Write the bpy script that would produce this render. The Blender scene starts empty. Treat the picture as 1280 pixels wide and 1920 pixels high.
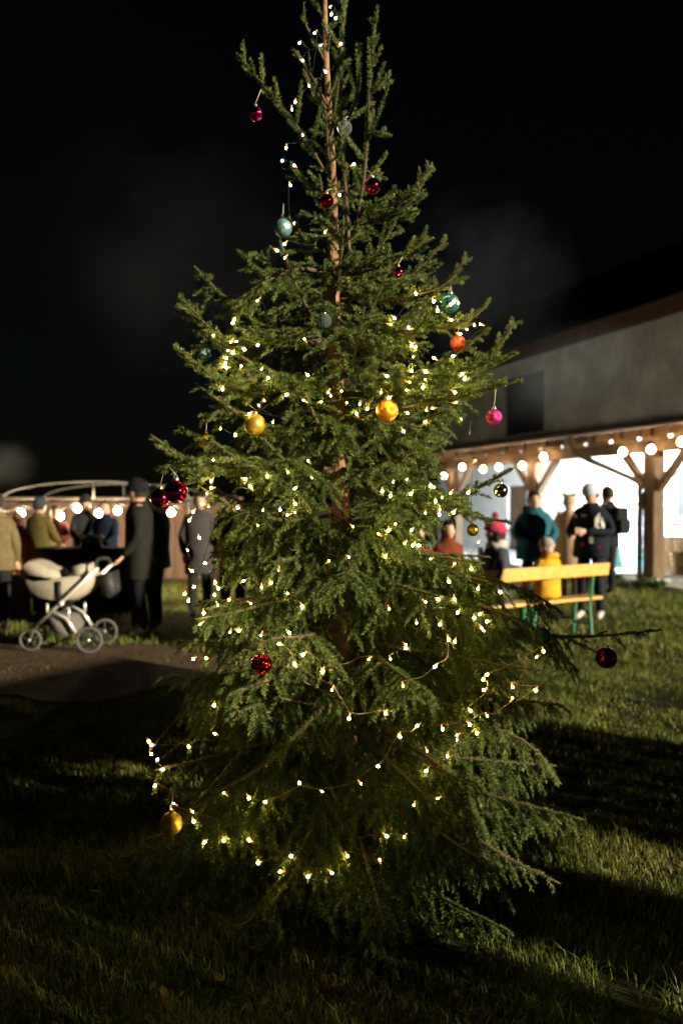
import bpy, bmesh, math, random
import numpy as np
from mathutils import Vector, Matrix

random.seed(11)
rng = np.random.default_rng(11)
scene = bpy.context.scene
COL = scene.collection
R = math.radians

# ------------------------------------------------------------------ camera, sky, sun, exposure
CAM_H = 1.6
FPX = 1493.0            # focal length in pixels of the 1280 x 1920 photograph
HOR = 940.0             # its horizon row
cd = bpy.data.cameras.new('camera')
cam = bpy.data.objects.new('camera', cd)
COL.objects.link(cam)
cam.location = (0, 0, CAM_H)
cam.rotation_euler = (R(90 - 0.77), 0, 0)
cd.sensor_fit = 'VERTICAL'
cd.sensor_height = 36
cd.sensor_width = 24
cd.lens = 28
cd.clip_start = 0.05
cd.clip_end = 600
cd.dof.use_dof = True
cd.dof.focus_distance = 2.75
cd.dof.aperture_fstop = 1.7
scene.camera = cam

SUN_AZ = R(58)          # turned right from the direction tree -> camera
SUN_EL = R(12)
sx, sy = math.sin(SUN_AZ), -math.cos(SUN_AZ)
world = bpy.data.worlds.new('World')
scene.world = world
world.use_nodes = True
wn = world.node_tree
sky = wn.nodes.new('ShaderNodeTexSky')
sky.sky_type = 'NISHITA'
sky.sun_disc = False
sky.sun_elevation = SUN_EL
sky.sun_rotation = math.atan2(sx, sy)
wn.links.new(sky.outputs[0], wn.nodes['Background'].inputs[0])
wn.nodes['Background'].inputs[1].default_value = 0.0003

sl = bpy.data.lights.new('sun', 'SUN')
sl.energy = 5.0
sl.angle = R(0.6)
sl.color = (1.0, 0.88, 0.64)
sun = bpy.data.objects.new('sun', sl)
COL.objects.link(sun)
sdir = Vector((sx * math.cos(SUN_EL), sy * math.cos(SUN_EL), math.sin(SUN_EL)))
sun.rotation_euler = sdir.to_track_quat('Z', 'Y').to_euler()

vs = scene.view_settings
vs.view_transform = 'Standard'
vs.look = 'None'
vs.exposure = 1.0
vs.gamma = 1.0
vs.use_curve_mapping = False
scene.cycles.max_bounces = 6
scene.cycles.transparent_max_bounces = 8
scene.cycles.use_denoising = True
scene.cycles.sample_clamp_indirect = 4.0


def at(x, y, Y):
    """pixel of the photograph at depth Y -> world point"""
    return Vector(((x - 640.0) / FPX * Y, Y, CAM_H - (y - HOR) / FPX * Y))


# ------------------------------------------------------------------ materials
MATS = {}


def mat(name, col, rough=0.7, metal=0.0, var=0.18, scale=9.0, bump=0.0, bscale=60.0, spec=0.5,
        emit=None, estr=0.0, trans=0.0, col2=None, coat=0.0, alpha=1.0, ior=1.45, sheen=0.0, stretch=None):
    if name in MATS:
        return MATS[name]
    m = bpy.data.materials.new(name)
    m.use_nodes = True
    nt = m.node_tree
    b = nt.nodes['Principled BSDF']
    b.inputs['Roughness'].default_value = rough
    b.inputs['Metallic'].default_value = metal
    b.inputs['Specular IOR Level'].default_value = spec
    b.inputs['IOR'].default_value = ior
    b.inputs['Transmission Weight'].default_value = trans
    b.inputs['Coat Weight'].default_value = coat
    b.inputs['Sheen Weight'].default_value = sheen
    b.inputs['Alpha'].default_value = alpha
    tc = nt.nodes.new('ShaderNodeTexCoord')
    src = tc.outputs['Object']
    if stretch:
        mp = nt.nodes.new('ShaderNodeMapping')
        mp.inputs['Scale'].default_value = stretch
        nt.links.new(src, mp.inputs[0])
        src = mp.outputs[0]
    if var > 0:
        n = nt.nodes.new('ShaderNodeTexNoise')
        n.inputs['Scale'].default_value = scale
        n.inputs['Detail'].default_value = 5
        n.inputs['Roughness'].default_value = 0.65
        nt.links.new(src, n.inputs['Vector'])
        r = nt.nodes.new('ShaderNodeValToRGB')
        r.color_ramp.elements[0].position = 0.3
        r.color_ramp.elements[1].position = 0.7
        c2 = col2 if col2 else tuple(min(1, c * (1 + var)) for c in col)
        c1 = col if col2 else tuple(c * (1 - var) for c in col)
        r.color_ramp.elements[0].color = (*c1, 1)
        r.color_ramp.elements[1].color = (*c2, 1)
        nt.links.new(n.outputs['Fac'], r.inputs[0])
        nt.links.new(r.outputs[0], b.inputs['Base Color'])
    else:
        b.inputs['Base Color'].default_value = (*col, 1)
    if bump > 0:
        n2 = nt.nodes.new('ShaderNodeTexNoise')
        n2.inputs['Scale'].default_value = bscale
        n2.inputs['Detail'].default_value = 4
        nt.links.new(src, n2.inputs['Vector'])
        bp = nt.nodes.new('ShaderNodeBump')
        bp.inputs['Strength'].default_value = bump
        bp.inputs['Distance'].default_value = 0.02
        nt.links.new(n2.outputs['Fac'], bp.inputs['Height'])
        nt.links.new(bp.outputs[0], b.inputs['Normal'])
    if emit:
        b.inputs['Emission Color'].default_value = (*emit, 1)
        b.inputs['Emission Strength'].default_value = estr
    MATS[name] = m
    return m


def needle_mat():
    m = bpy.data.materials.new('needle')
    m.use_nodes = True
    nt = m.node_tree
    b = nt.nodes['Principled BSDF']
    a = nt.nodes.new('ShaderNodeAttribute')
    a.attribute_name = 'tint'
    r = nt.nodes.new('ShaderNodeValToRGB')
    e = r.color_ramp.elements
    e[0].position = 0.0
    e[0].color = (0.040, 0.078, 0.016, 1)
    e[1].position = 1.0
    e[1].color = (0.270, 0.305, 0.090, 1)
    x = e.new(0.5)
    x.color = (0.110, 0.158, 0.028, 1)
    nt.links.new(a.outputs['Fac'], r.inputs[0])
    nt.links.new(r.outputs[0], b.inputs['Base Color'])
    b.inputs['Roughness'].default_value = 0.44
    b.inputs['Specular IOR Level'].default_value = 0.28
    b.inputs['Transmission Weight'].default_value = 0.0
    tr = nt.nodes.new('ShaderNodeBsdfTranslucent')
    nt.links.new(r.outputs[0], tr.inputs[0])
    mx = nt.nodes.new('ShaderNodeMixShader')
    mx.inputs[0].default_value = 0.22
    nt.links.new(b.outputs[0], mx.inputs[1])
    nt.links.new(tr.outputs[0], mx.inputs[2])
    nt.links.new(mx.outputs[0], nt.nodes['Material Output'].inputs['Surface'])
    return m


# ------------------------------------------------------------------ mesh helpers
def root_loc(o):
    p = Vector((0, 0, 0))
    while o is not None:
        p += o.location
        o = o.parent
    return p


def tag(o, label=None, cat=None, group=None, kind=None):
    if label:
        o['label'] = label
    if cat:
        o['category'] = cat
    if group:
        o['group'] = group
    if kind:
        o['kind'] = kind
    return o


def thing(name, label, cat, loc=(0, 0, 0), group=None):
    o = bpy.data.objects.new(name, None)
    o.empty_display_size = 0.1
    COL.objects.link(o)
    o.location = loc
    return tag(o, label, cat, group)


class MB:
    """collects shapes in world coordinates (through an optional matrix) and links them as one mesh"""

    def __init__(self, xf=None):
        self.v, self.f, self.mi, self.sm = [], [], [], []
        self.xf = xf

    def add(self, verts, faces, mi=0, smooth=False):
        n = len(self.v)
        if self.xf is not None:
            verts = [self.xf @ Vector(p) for p in verts]
        self.v += [tuple(p) for p in verts]
        for f in faces:
            self.f.append(tuple(i + n for i in f))
            self.mi.append(mi)
            self.sm.append(smooth)
        return self

    def box(self, c, s, rot=None, mi=0, taper=1.0):
        hx, hy, hz = s[0] / 2, s[1] / 2, s[2] / 2
        vs_ = []
        for dz in (-1, 1):
            k = taper if dz > 0 else 1.0
            for dx, dy in ((-1, -1), (1, -1), (1, 1), (-1, 1)):
                p = Vector((dx * hx * k, dy * hy * k, dz * hz))
                if rot is not None:
                    p = rot @ p
                vs_.append(p + Vector(c))
        return self.add(vs_, [(3, 2, 1, 0), (4, 5, 6, 7), (0, 1, 5, 4), (1, 2, 6, 5), (2, 3, 7, 6), (3, 0, 4, 7)], mi)

    def beam(self, a, b, w, h, up=(0, 0, 1), mi=0):
        """rectangular bar from a to b, w across, h along up"""
        a, b = Vector(a), Vector(b)
        t = (b - a).normalized()
        u = Vector(up)
        s = t.cross(u)
        if s.length < 1e-4:
            s = t.cross(Vector((1, 0, 0)))
        s.normalize()
        u = s.cross(t).normalized()
        vs_ = []
        for p in (a, b):
            for q, r_ in ((-1, -1), (1, -1), (1, 1), (-1, 1)):
                vs_.append(p + s * (q * w / 2) + u * (r_ * h / 2))
        return self.add(vs_, [(0, 3, 2, 1), (4, 5, 6, 7), (0, 1, 5, 4), (1, 2, 6, 5), (2, 3, 7, 6), (3, 0, 4, 7)], mi)

    def tube(self, pts, rad, n=8, mi=0, smooth=True, cap=True):
        pts = [Vector(p) for p in pts]
        if not hasattr(rad, '__len__'):
            rad = [rad] * len(pts)
        vs_, fs = [], []
        prev = None
        for i, p in enumerate(pts):
            if i == 0:
                t = pts[1] - pts[0]
            elif i == len(pts) - 1:
                t = pts[-1] - pts[-2]
            else:
                t = pts[i + 1] - pts[i - 1]
            t.normalize()
            if prev is None:
                s = t.cross(Vector((0, 0, 1)))
                if s.length < 1e-3:
                    s = t.cross(Vector((1, 0, 0)))
            else:
                s = prev - t * prev.dot(t)
            s.normalize()
            prev = s
            u = t.cross(s)
            for k in range(n):
                a = 2 * math.pi * k / n
                vs_.append(p + (s * math.cos(a) + u * math.sin(a)) * rad[i])
        for i in range(len(pts) - 1):
            for k in range(n):
                k2 = (k + 1) % n
                fs.append((i * n + k, i * n + k2, (i + 1) * n + k2, (i + 1) * n + k))
        if cap:
            fs.append(tuple(range(n - 1, -1, -1)))
            fs.append(tuple((len(pts) - 1) * n + k for k in range(n)))
        return self.add(vs_, fs, mi, smooth)

    def rings(self, rings, mi=0, smooth=True, cap=True, close=True):
        """list of rings (same count) -> skinned surface"""
        n = len(rings[0])
        vs_ = [p for r_ in rings for p in r_]
        fs = []
        for i in range(len(rings) - 1):
            for k in range(n if close else n - 1):
                k2 = (k + 1) % n
                fs.append((i * n + k, i * n + k2, (i + 1) * n + k2, (i + 1) * n + k))
        if cap:
            fs.append(tuple(range(n - 1, -1, -1)))
            fs.append(tuple((len(rings) - 1) * n + k for k in range(n)))
        return self.add(vs_, fs, mi, smooth)

    def lathe(self, c, prof, n=16, mi=0, smooth=True, sxy=(1, 1)):
        """prof: list of (radius, z)"""
        rings = [[(c[0] + r_ * sxy[0] * math.cos(2 * math.pi * k / n), c[1] + r_ * sxy[1] * math.sin(2 * math.pi * k / n), c[2] + z)
                  for k in range(n)] for r_, z in prof]
        return self.rings(rings, mi, smooth)

    def ball(self, c, r_, n=16, m=10, mi=0, smooth=True):
        rr = r_ if hasattr(r_, '__len__') else (r_, r_, r_)
        prof = []
        rings = []
        for j in range(1, m):
            a = -math.pi / 2 + math.pi * j / m
            rings.append([(c[0] + rr[0] * math.cos(a) * math.cos(2 * math.pi * k / n), c[1] + rr[1] * math.cos(a) * math.sin(2 * math.pi * k / n),
                           c[2] + rr[2] * math.sin(a)) for k in range(n)])
        base = len(rings[0])
        vs_ = [p for r__ in rings for p in r__] + [(c[0], c[1], c[2] - rr[2]), (c[0], c[1], c[2] + rr[2])]
        fs = []
        L = len(rings)
        for i in range(L - 1):
            for k in range(n):
                k2 = (k + 1) % n
                fs.append((i * n + k, i * n + k2, (i + 1) * n + k2, (i + 1) * n + k))
        for k in range(n):
            k2 = (k + 1) % n
            fs.append((L * n, k2, k))
            fs.append((L * n + 1, (L - 1) * n + k, (L - 1) * n + k2))
        return self.add(vs_, fs, mi, smooth)

    def mesh(self, name, mats, origin=Vector((0, 0, 0))):
        me = bpy.data.meshes.new(name)
        o = Vector(origin)
        me.from_pydata([(p[0] - o.x, p[1] - o.y, p[2] - o.z) for p in self.v], [], self.f)
        for m in (mats if isinstance(mats, (list, tuple)) else [mats]):
            me.materials.append(m)
        me.polygons.foreach_set('material_index', self.mi)
        me.polygons.foreach_set('use_smooth', self.sm)
        me.update()
        return me

    def build(self, name, mats, parent=None, origin=None):
        """parts sit at their thing's origin; verts are made relative to it"""
        o0 = root_loc(parent) if parent is not None else Vector(origin or (0, 0, 0))
        me = self.mesh(name, mats, o0)
        o = bpy.data.objects.new(name, me)
        COL.objects.link(o)
        if parent is not None:
            o.parent = parent
        else:
            o.location = o0
        return o


def place(name, me, pos, parent=None, rot=None):
    """one more object on shared mesh data, at a world position"""
    o = bpy.data.objects.new(name, me)
    COL.objects.link(o)
    if parent is not None:
        o.parent = parent
        o.location = Vector(pos) - root_loc(parent)
    else:
        o.location = pos
    if rot is not None:
        o.rotation_euler = rot
    return o


def bevel(o, w=0.006, seg=2):
    m = o.modifiers.new('edge', 'BEVEL')
    m.width = w
    m.segments = seg
    m.limit_method = 'ANGLE'
    return o


def np_mesh(name, verts, faces_flat, loop_n, m, smooth=False):
    """fast mesh from arrays; all faces have loop_n corners"""
    me = bpy.data.meshes.new(name)
    nf = len(faces_flat) // loop_n
    me.vertices.add(len(verts))
    me.vertices.foreach_set('co', np.asarray(verts, dtype=np.float32).ravel())
    me.loops.add(len(faces_flat))
    me.loops.foreach_set('vertex_index', np.asarray(faces_flat, dtype=np.int32))
    me.polygons.add(nf)
    me.polygons.foreach_set('loop_start', np.arange(nf, dtype=np.int32) * loop_n)
    me.polygons.foreach_set('use_smooth', np.full(nf, smooth))
    me.materials.append(m)
    me.update(calc_edges=True)
    return me


def spline(pts, n):
    """Catmull-Rom through pts, n samples"""
    P = [Vector(p) for p in pts]
    P = [P[0] * 2 - P[1]] + P + [P[-1] * 2 - P[-2]]
    out = []
    segs = len(P) - 3
    for i in range(n):
        u = i / (n - 1) * segs
        k = min(int(u), segs - 1)
        t = u - k
        a, b, c, d = P[k], P[k + 1], P[k + 2], P[k + 3]
        out.append(0.5 * ((2 * b) + (c - a) * t + (2 * a - 5 * b + 4 * c - d) * t * t + (3 * b - a - 3 * c + d) * t ** 3))
    return out

# ------------------------------------------------------------------ ground
def ground_mat():
    m = bpy.data.materials.new('lawn_soil')
    m.use_nodes = True
    nt = m.node_tree
    b = nt.nodes['Principled BSDF']
    b.inputs['Roughness'].default_value = 0.95
    b.inputs['Specular IOR Level'].default_value = 0.1
    tc = nt.nodes.new('ShaderNodeTexCoord')
    n1 = nt.nodes.new('ShaderNodeTexNoise')
    n1.inputs['Scale'].default_value = 1.3
    n1.inputs['Detail'].default_value = 8
    n1.inputs['Roughness'].default_value = 0.7
    n2 = nt.nodes.new('ShaderNodeTexNoise')
    n2.inputs['Scale'].default_value = 26
    n2.inputs['Detail'].default_value = 6
    n2.inputs['Roughness'].default_value = 0.8
    for n in (n1, n2):
        nt.links.new(tc.outputs['Object'], n.inputs['Vector'])
    r1 = nt.nodes.new('ShaderNodeValToRGB')
    e = r1.color_ramp.elements
    e[0].position, e[0].color = 0.36, (0.034, 0.052, 0.014, 1)
    e[1].position, e[1].color = 0.66, (0.095, 0.090, 0.032, 1)
    r2 = nt.nodes.new('ShaderNodeValToRGB')
    r2.color_ramp.elements[0].position, r2.color_ramp.elements[0].color = 0.34, (0.25, 0.25, 0.25, 1)
    r2.color_ramp.elements[1].position, r2.color_ramp.elements[1].color = 0.7, (1.3, 1.3, 1.3, 1)
    mx = nt.nodes.new('ShaderNodeMix')
    mx.data_type = 'RGBA'
    mx.blend_type = 'MULTIPLY'
    mx.inputs[0].default_value = 1.0
    nt.links.new(n1.outputs['Fac'], r1.inputs[0])
    nt.links.new(n2.outputs['Fac'], r2.inputs[0])
    nt.links.new(r1.outputs[0], mx.inputs[6])
    nt.links.new(r2.outputs[0], mx.inputs[7])
    nt.links.new(mx.outputs[2], b.inputs['Base Color'])
    bp = nt.nodes.new('ShaderNodeBump')
    bp.inputs['Strength'].default_value = 1.0
    bp.inputs['Distance'].default_value = 0.06
    nt.links.new(n2.outputs['Fac'], bp.inputs['Height'])
    nt.links.new(bp.outputs[0], b.inputs['Normal'])
    return m


g = MB()
g.add([(-250, -40, 0), (250, -40, 0), (250, 400, 0), (-250, 400, 0)], [(0, 1, 2, 3)])
tag(g.build('ground', ground_mat()), kind='structure')

# dirt path crossing on the left
def path_edges(x):
    near = 6.25 + 0.16 * math.sin(x * 1.7) + 0.09 * math.sin(x * 4.3 + 1) + 0.05 * math.sin(x * 11)
    far = 8.9 + 0.15 * math.sin(x * 1.3 + 2) + 0.07 * math.sin(x * 5.1)
    k = min(1.0, max(0.0, (-0.75 - x) / 1.3))           # tapers out near the tree
    mid = 7.6
    return mid + (near - mid) * k, mid + (far - mid) * k


xs = [-0.75 - 0.09 * i for i in range(120)]
pv, pf = [], []
for i, x in enumerate(xs):
    a, b = path_edges(x)
    for j in range(5):
        u = j / 4
        pv.append((x, a + (b - a) * u, 0.006 + (0.010 * math.sin(x * 3 + j) * (1 if 0 < j < 4 else 0)) + 0.008))
    if i:
        for j in range(4):
            q = (i - 1) * 5 + j
            pf.append((q, q + 5, q + 6, q + 1))
pm = MB()
pm.add(pv, pf, smooth=True)
tag(pm.build('path', mat('dirt', (0.060, 0.038, 0.022), 0.95, var=0.5, scale=3.5, bump=0.9, bscale=22,
                         col2=(0.125, 0.080, 0.046), spec=0.15)), kind='structure')


def grass_mat():
    m = bpy.data.materials.new('grass_blade')
    m.use_nodes = True
    nt = m.node_tree
    b = nt.nodes['Principled BSDF']
    a = nt.nodes.new('ShaderNodeAttribute')
    a.attribute_name = 'tint'
    r = nt.nodes.new('ShaderNodeValToRGB')
    e = r.color_ramp.elements
    e[0].position, e[0].color = 0.0, (0.068, 0.118, 0.016, 1)
    e[1].position, e[1].color = 1.0, (0.36, 0.255, 0.095, 1)
    x = e.new(0.55)
    x.color = (0.190, 0.215, 0.036, 1)
    nt.links.new(a.outputs['Fac'], r.inputs[0])
    nt.links.new(r.outputs[0], b.inputs['Base Color'])
    b.inputs['Roughness'].default_value = 0.55
    b.inputs['Specular IOR Level'].default_value = 0.3
    tr = nt.nodes.new('ShaderNodeBsdfTranslucent')
    nt.links.new(r.outputs[0], tr.inputs[0])
    mx = nt.nodes.new('ShaderNodeMixShader')
    mx.inputs[0].default_value = 0.3
    nt.links.new(b.outputs[0], mx.inputs[1])
    nt.links.new(tr.outputs[0], mx.inputs[2])
    nt.links.new(mx.outputs[0], nt.nodes['Material Output'].inputs['Surface'])
    return m


def vnoise(x, y, seed=0):
    """cheap smooth value noise on arrays"""
    xi, yi = np.floor(x).astype(int), np.floor(y).astype(int)
    fx, fy = x - xi, y - yi
    fx, fy = fx * fx * (3 - 2 * fx), fy * fy * (3 - 2 * fy)

    def h(a, b):
        v = np.sin(a * 127.1 + b * 311.7 + seed * 17.3) * 43758.5453
        return v - np.floor(v)
    return (h(xi, yi) * (1 - fx) + h(xi + 1, yi) * fx) * (1 - fy) + (h(xi, yi + 1) * (1 - fx) + h(xi + 1, yi + 1) * fx) * fy


def scatter_grass(y0, y1, n, hmin, hmax, width, seed):
    y = y0 + (y1 - y0) * rng.random(n)
    half = 0.46 * y + 0.5
    x = (rng.random(n) * 2 - 1) * half
    d = 0.6 * vnoise(x * 3.1, y * 3.1, seed) + 0.4 * vnoise(x * 9, y * 9, seed + 3)
    keep = d > (0.20 + 0.38 * rng.random(n))
    # keep the path bare
    near = 6.25 + 0.16 * np.sin(x * 1.7) + 0.09 * np.sin(x * 4.3 + 1)
    far = 8.9 + 0.15 * np.sin(x * 1.3 + 2)
    k = np.clip((-0.75 - x) / 1.3, 0, 1)
    onp = (x < -0.8) & (y > 7.6 + (near - 7.6) * k - 0.02) & (y < 7.6 + (far - 7.6) * k + 0.02)
    keep &= ~(onp & (rng.random(n) > 0.03))
    x, y, d = x[keep], y[keep], d[keep]
    n = len(x)
    # clump the blades
    cx = x + rng.normal(0, 0.012, n)
    cy = y + rng.normal(0, 0.012, n)
    h = (hmin + (hmax - hmin) * rng.random(n) ** 1.6) * (0.40 + 1.9 * np.clip(vnoise(x * 4.7, y * 4.7, seed + 5) - 0.15, 0, 1) ** 1.7 + 0.35 * d)
    az = rng.random(n) * 2 * np.pi
    lean = h * (0.25 + 0.75 * rng.random(n))
    w = width * (0.6 + 0.8 * rng.random(n))
    ca, sa = np.cos(az), np.sin(az)
    V = np.zeros((n, 5, 3))
    z0 = np.zeros(n)
    V[:, 0] = np.stack([cx - sa * w, cy + ca * w, z0], 1)
    V[:, 1] = np.stack([cx + sa * w, cy - ca * w, z0], 1)
    mx_, my_, mz = cx + ca * lean * 0.35, cy + sa * lean * 0.35, h * 0.62
    V[:, 2] = np.stack([mx_ - sa * w * .8, my_ + ca * w * .8, mz], 1)
    V[:, 3] = np.stack([mx_ + sa * w * .8, my_ - ca * w * .8, mz], 1)
    V[:, 4] = np.stack([cx + ca * lean, cy + sa * lean, h * (0.85 + 0.15 * rng.random(n))], 1)
    t = np.clip(0.45 * rng.random(n) + 0.55 * vnoise(x * 2.3, y * 2.3, seed + 9) - 0.08 + 0.35 * (rng.random(n) < 0.12), 0, 1)
    return V, np.repeat(t[:, None], 5, 1)


gV, gT = [], []
for a in ((1.75, 4.2, 110000, 0.018, 0.062, 0.0016, 1), (4.2, 8.0, 90000, 0.018, 0.056, 0.0024, 2), (8.0, 15.2, 52000, 0.03, 0.09, 0.004, 3)):
    V, T = scatter_grass(*a)
    gV.append(V)
    gT.append(T)
gV = np.concatenate(gV)
gT = np.concatenate(gT)
nb = len(gV)
base = (np.arange(nb) * 5)[:, None]
F = np.concatenate([base + np.array([[0, 1, 3]]), base + np.array([[0, 3, 2]]), base + np.array([[2, 3, 4]])], 1).ravel()
me = np_mesh('grass', gV.reshape(-1, 3), F, 3, grass_mat())
at_ = me.attributes.new('tint', 'FLOAT', 'POINT')
at_.data.foreach_set('value', gT.ravel().astype(np.float32))
gr = bpy.data.objects.new('grass', me)
COL.objects.link(gr)
tag(gr, 'short uneven lawn grass with straw tufts round the tree', 'grass', kind='stuff')

# fallen leaves caught in the grass
nl_ = 300
lyy = 2.0 + 6.5 * rng.random(nl_) ** 1.3
lxx = (rng.random(nl_) * 2 - 1) * (0.46 * lyy + 0.3)
lm = MB()
for x, y in zip(lxx, lyy):
    a, s_ = rng.random() * 6.28, 0.008 + 0.009 * rng.random()
    ca, sa = math.cos(a), math.sin(a)
    z = 0.012 + 0.03 * rng.random()
    t1, t2 = rng.normal(0, .35), rng.normal(0, .35)
    P = [(-1.4, 0), (-.5, .75), (.5, .65), (1.5, 0), (.5, -.65), (-.5, -.75)]
    lm.add([(x + s_ * (u * ca - v_ * sa), y + s_ * (u * sa + v_ * ca), max(.008, z + s_ * (t1 * u + t2 * v_ + .25 * v_ * v_))) for u, v_ in P], [(0, 1, 2, 3), (0, 3, 4, 5)])
lf = lm.build('fallen_leaves', mat('dead_leaf', (0.06, 0.034, 0.016), 0.8, var=0.5, scale=3, col2=(0.13, 0.080, 0.034)))
tag(lf, 'brown fallen leaves scattered through the lawn grass', 'leaves', kind='stuff')

# ------------------------------------------------------------------ barn with lean-to porch
WOOD = mat('old_timber', (0.115, 0.070, 0.040), 0.8, var=0.5, scale=14, bump=0.5, bscale=45, stretch=(1, 1, 0.25))
WOOD_L = mat('pale_board', (0.36, 0.235, 0.125), 0.75, var=0.3, scale=12, bump=0.3, bscale=50)
PLASTER = mat('white_plaster', (0.74, 0.74, 0.72), 0.9, var=0.10, scale=2.2, bump=0.35, bscale=30)
PLASTER_U = mat('grey_plaster', (0.66, 0.72, 0.80), 0.92, var=0.35, scale=0.9, bump=0.4, bscale=25)
FASCIA = mat('fascia_wood', (0.12, 0.062, 0.042), 0.8, var=0.35, scale=5, bump=0.3)
ROOFM = mat('roof_tile', (0.055, 0.045, 0.042), 0.85, var=0.4, scale=7, bump=0.5, bscale=14)
ROOF_UNLIT = mat('roof_unlit', (0.010, 0.009, 0.009), 0.9, var=0.4, scale=7, bump=0.5, bscale=14, spec=0.1)  # roof tile darkened to near black, as if unlit
SHUT = mat('blue_shutter', (0.012, 0.020, 0.042), 0.7, var=0.3, scale=4)
CONC = mat('concrete', (0.40, 0.40, 0.39), 0.9, var=0.2, scale=5, bump=0.3)
PLINTH = mat('grey_plinth', (0.085, 0.085, 0.088), 0.85, var=0.25, scale=5)
GUTTER = mat('gutter_copper', (0.24, 0.125, 0.085), 0.45, metal=0.35, var=0.25, scale=8)
PIPE = mat('downpipe_zinc', (0.17, 0.14, 0.09), 0.45, metal=0.4, var=0.2, scale=8)
STEEL = mat('dark_steel', (0.05, 0.05, 0.055), 0.45, metal=0.6, var=0.1)
GLASSD = mat('window_glass', (0.03, 0.035, 0.04), 0.08, var=0.0, spec=0.6)

BX, BY = 6.03, 15.4
BU = Vector((-0.342, 0.940, 0))
BD = Vector((0.940, 0.342, 0))


def B(t, d, z):
    return Vector((BX, BY, 0)) + BU * t + BD * d + Vector((0, 0, z))


def bbox(mb, t0, t1, d0, d1, z0, z1, mi=0):
    """box in barn axes"""
    v = [B(t, d, z) for z in (z0, z1) for t, d in ((t0, d0), (t1, d0), (t1, d1), (t0, d1))]
    return mb.add(v, [(0, 1, 2, 3), (7, 6, 5, 4), (4, 5, 1, 0), (5, 6, 2, 1), (6, 7, 3, 2), (7, 4, 0, 3)], mi)


barn = thing('barn', 'long plastered barn with a timber porch hung with lit bulbs', 'barn', B(0, 0, 0))
T0, T1 = -2.6, 15.0
TU = 1.6                # the upper storey starts here, the porch runs on
w = MB()
bbox(w, T0, 1.55, 3.0, 3.3, 0, 3.5)          # right of the window
bbox(w, 1.55, 2.75, 3.0, 3.3, 0, 1.15)
bbox(w, 1.55, 2.75, 3.0, 3.3, 2.3, 3.5)
bbox(w, 2.75, 9.0, 3.0, 3.3, 0, 3.5)
bbox(w, 9.0, 10.1, 3.0, 3.3, 2.1, 3.5)
bbox(w, 10.1, T1, 3.0, 3.3, 0, 3.5)
w.build('wall', PLASTER, barn)
w = MB()
bbox(w, TU, 8.05, 2.98, 3.3, 3.5, 6.05)
bbox(w, 8.05, 10.3, 2.98, 3.3, 3.5, 3.72)
bbox(w, 8.05, 10.3, 2.98, 3.3, 5.58, 6.05)
bbox(w, 10.3, T1, 2.98, 3.3, 3.5, 6.05)
w.build('upper_wall', PLASTER_U, barn)
w = MB()
bbox(w, TU, T1, 9.0, 9.3, 0, 6.05)
bbox(w, TU + 0.02, TU + 0.3, 3.3, 9.0, 0, 6.05)
bbox(w, T1 - 0.3, T1 - 0.02, 3.3, 9.0, 0, 6.05)
w.build('outer_wall', FASCIA, barn)
dr = MB()
for k in range(9):
    bbox(dr, 8.07 + k * 0.247, 8.07 + k * 0.247 + 0.24, 3.08, 3.12, 3.73, 5.57)
dr.build('loft_door', SHUT, barn)
# main roof with soffit and fascia
rf = MB()
rv = [B(t, d, z) for t in (TU - 0.3, T1 + 0.3) for d, z in ((2.35, 6.15), (6.15, 9.0), (9.95, 6.15), (9.95, 6.27), (6.15, 9.14), (2.35, 6.29))]
rf.add(rv, [(0, 1, 7, 6), (1, 2, 8, 7), (2, 3, 9, 8), (3, 4, 10, 9), (4, 5, 11, 10), (5, 0, 6, 11), (0, 5, 4, 1), (1, 4, 3, 2), (6, 7, 10, 11), (7, 8, 9, 10)])
roof = rf.build('roof', ROOF_UNLIT, barn)
fm = MB()
bbox(fm, TU - 0.28, T1 + 0.28, 2.30, 2.345, 5.92, 6.27)
fm.build('fascia', FASCIA, barn)
fm = MB()
bbox(fm, TU - 0.25, T1 + 0.25, 2.35, 2.975, 6.06, 6.09)
fm.build('soffit', FASCIA, barn)
# porch
for t in (0, 4, 8, 12):
    p = MB()
    bbox(p, t - 0.15, t + 0.15, -0.14, 0.14, 0.06, 2.55)
    bevel(p.build('post', WOOD, barn), 0.02)
    p = MB()
    bbox(p, t - 0.22, t + 0.22, -0.2, 0.2, 0.0, 0.12)
    p.build('post_base', CONC, barn)
    for s in (-1, 1):
        p = MB()
        p.beam(B(t + s * 0.16, 0, 1.85), B(t + s * 0.85, 0, 2.56), 0.12, 0.15, up=BD)
        p.build('brace', WOOD, barn)
p = MB()
bbox(p, T0, T1, -0.11, 0.11, 2.55, 2.80)
bevel(p.build('beam', WOOD, barn), 0.015)
nr = 22
for k in range(nr):
    t = T0 + 0.2 + k * 0.82
    p = MB()
    p.beam(B(t, -0.72, 2.865), B(t, 2.99, 3.27), 0.10, 0.14)
    p.build('rafter', WOOD, barn)
    if k < nr - 1:
        p = MB()
        p.beam(B(t + 0.06, -0.30, 2.875), B(t + 0.76, -0.30, 2.875), 0.03, 0.25)
        p.build('board', WOOD_L, barn)
for k in range(9):
    d0 = -0.70 + k * 0.41
    z = 2.945 + (d0 + 0.72) * 0.109
    p = MB()
    v = [B(t, d, zz) for t in (T0 - 0.2, T1 + 0.2) for d, zz in ((d0, z), (d0 + 0.395, z + 0.043), (d0 + 0.395, z + 0.068), (d0, z + 0.025))]
    p.add(v, [(0, 1, 5, 4), (1, 2, 6, 5), (2, 3, 7, 6), (3, 0, 4, 7), (0, 3, 2, 1), (4, 5, 6, 7)])
    p.build('plank', WOOD_L, barn)
p = MB()
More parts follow.
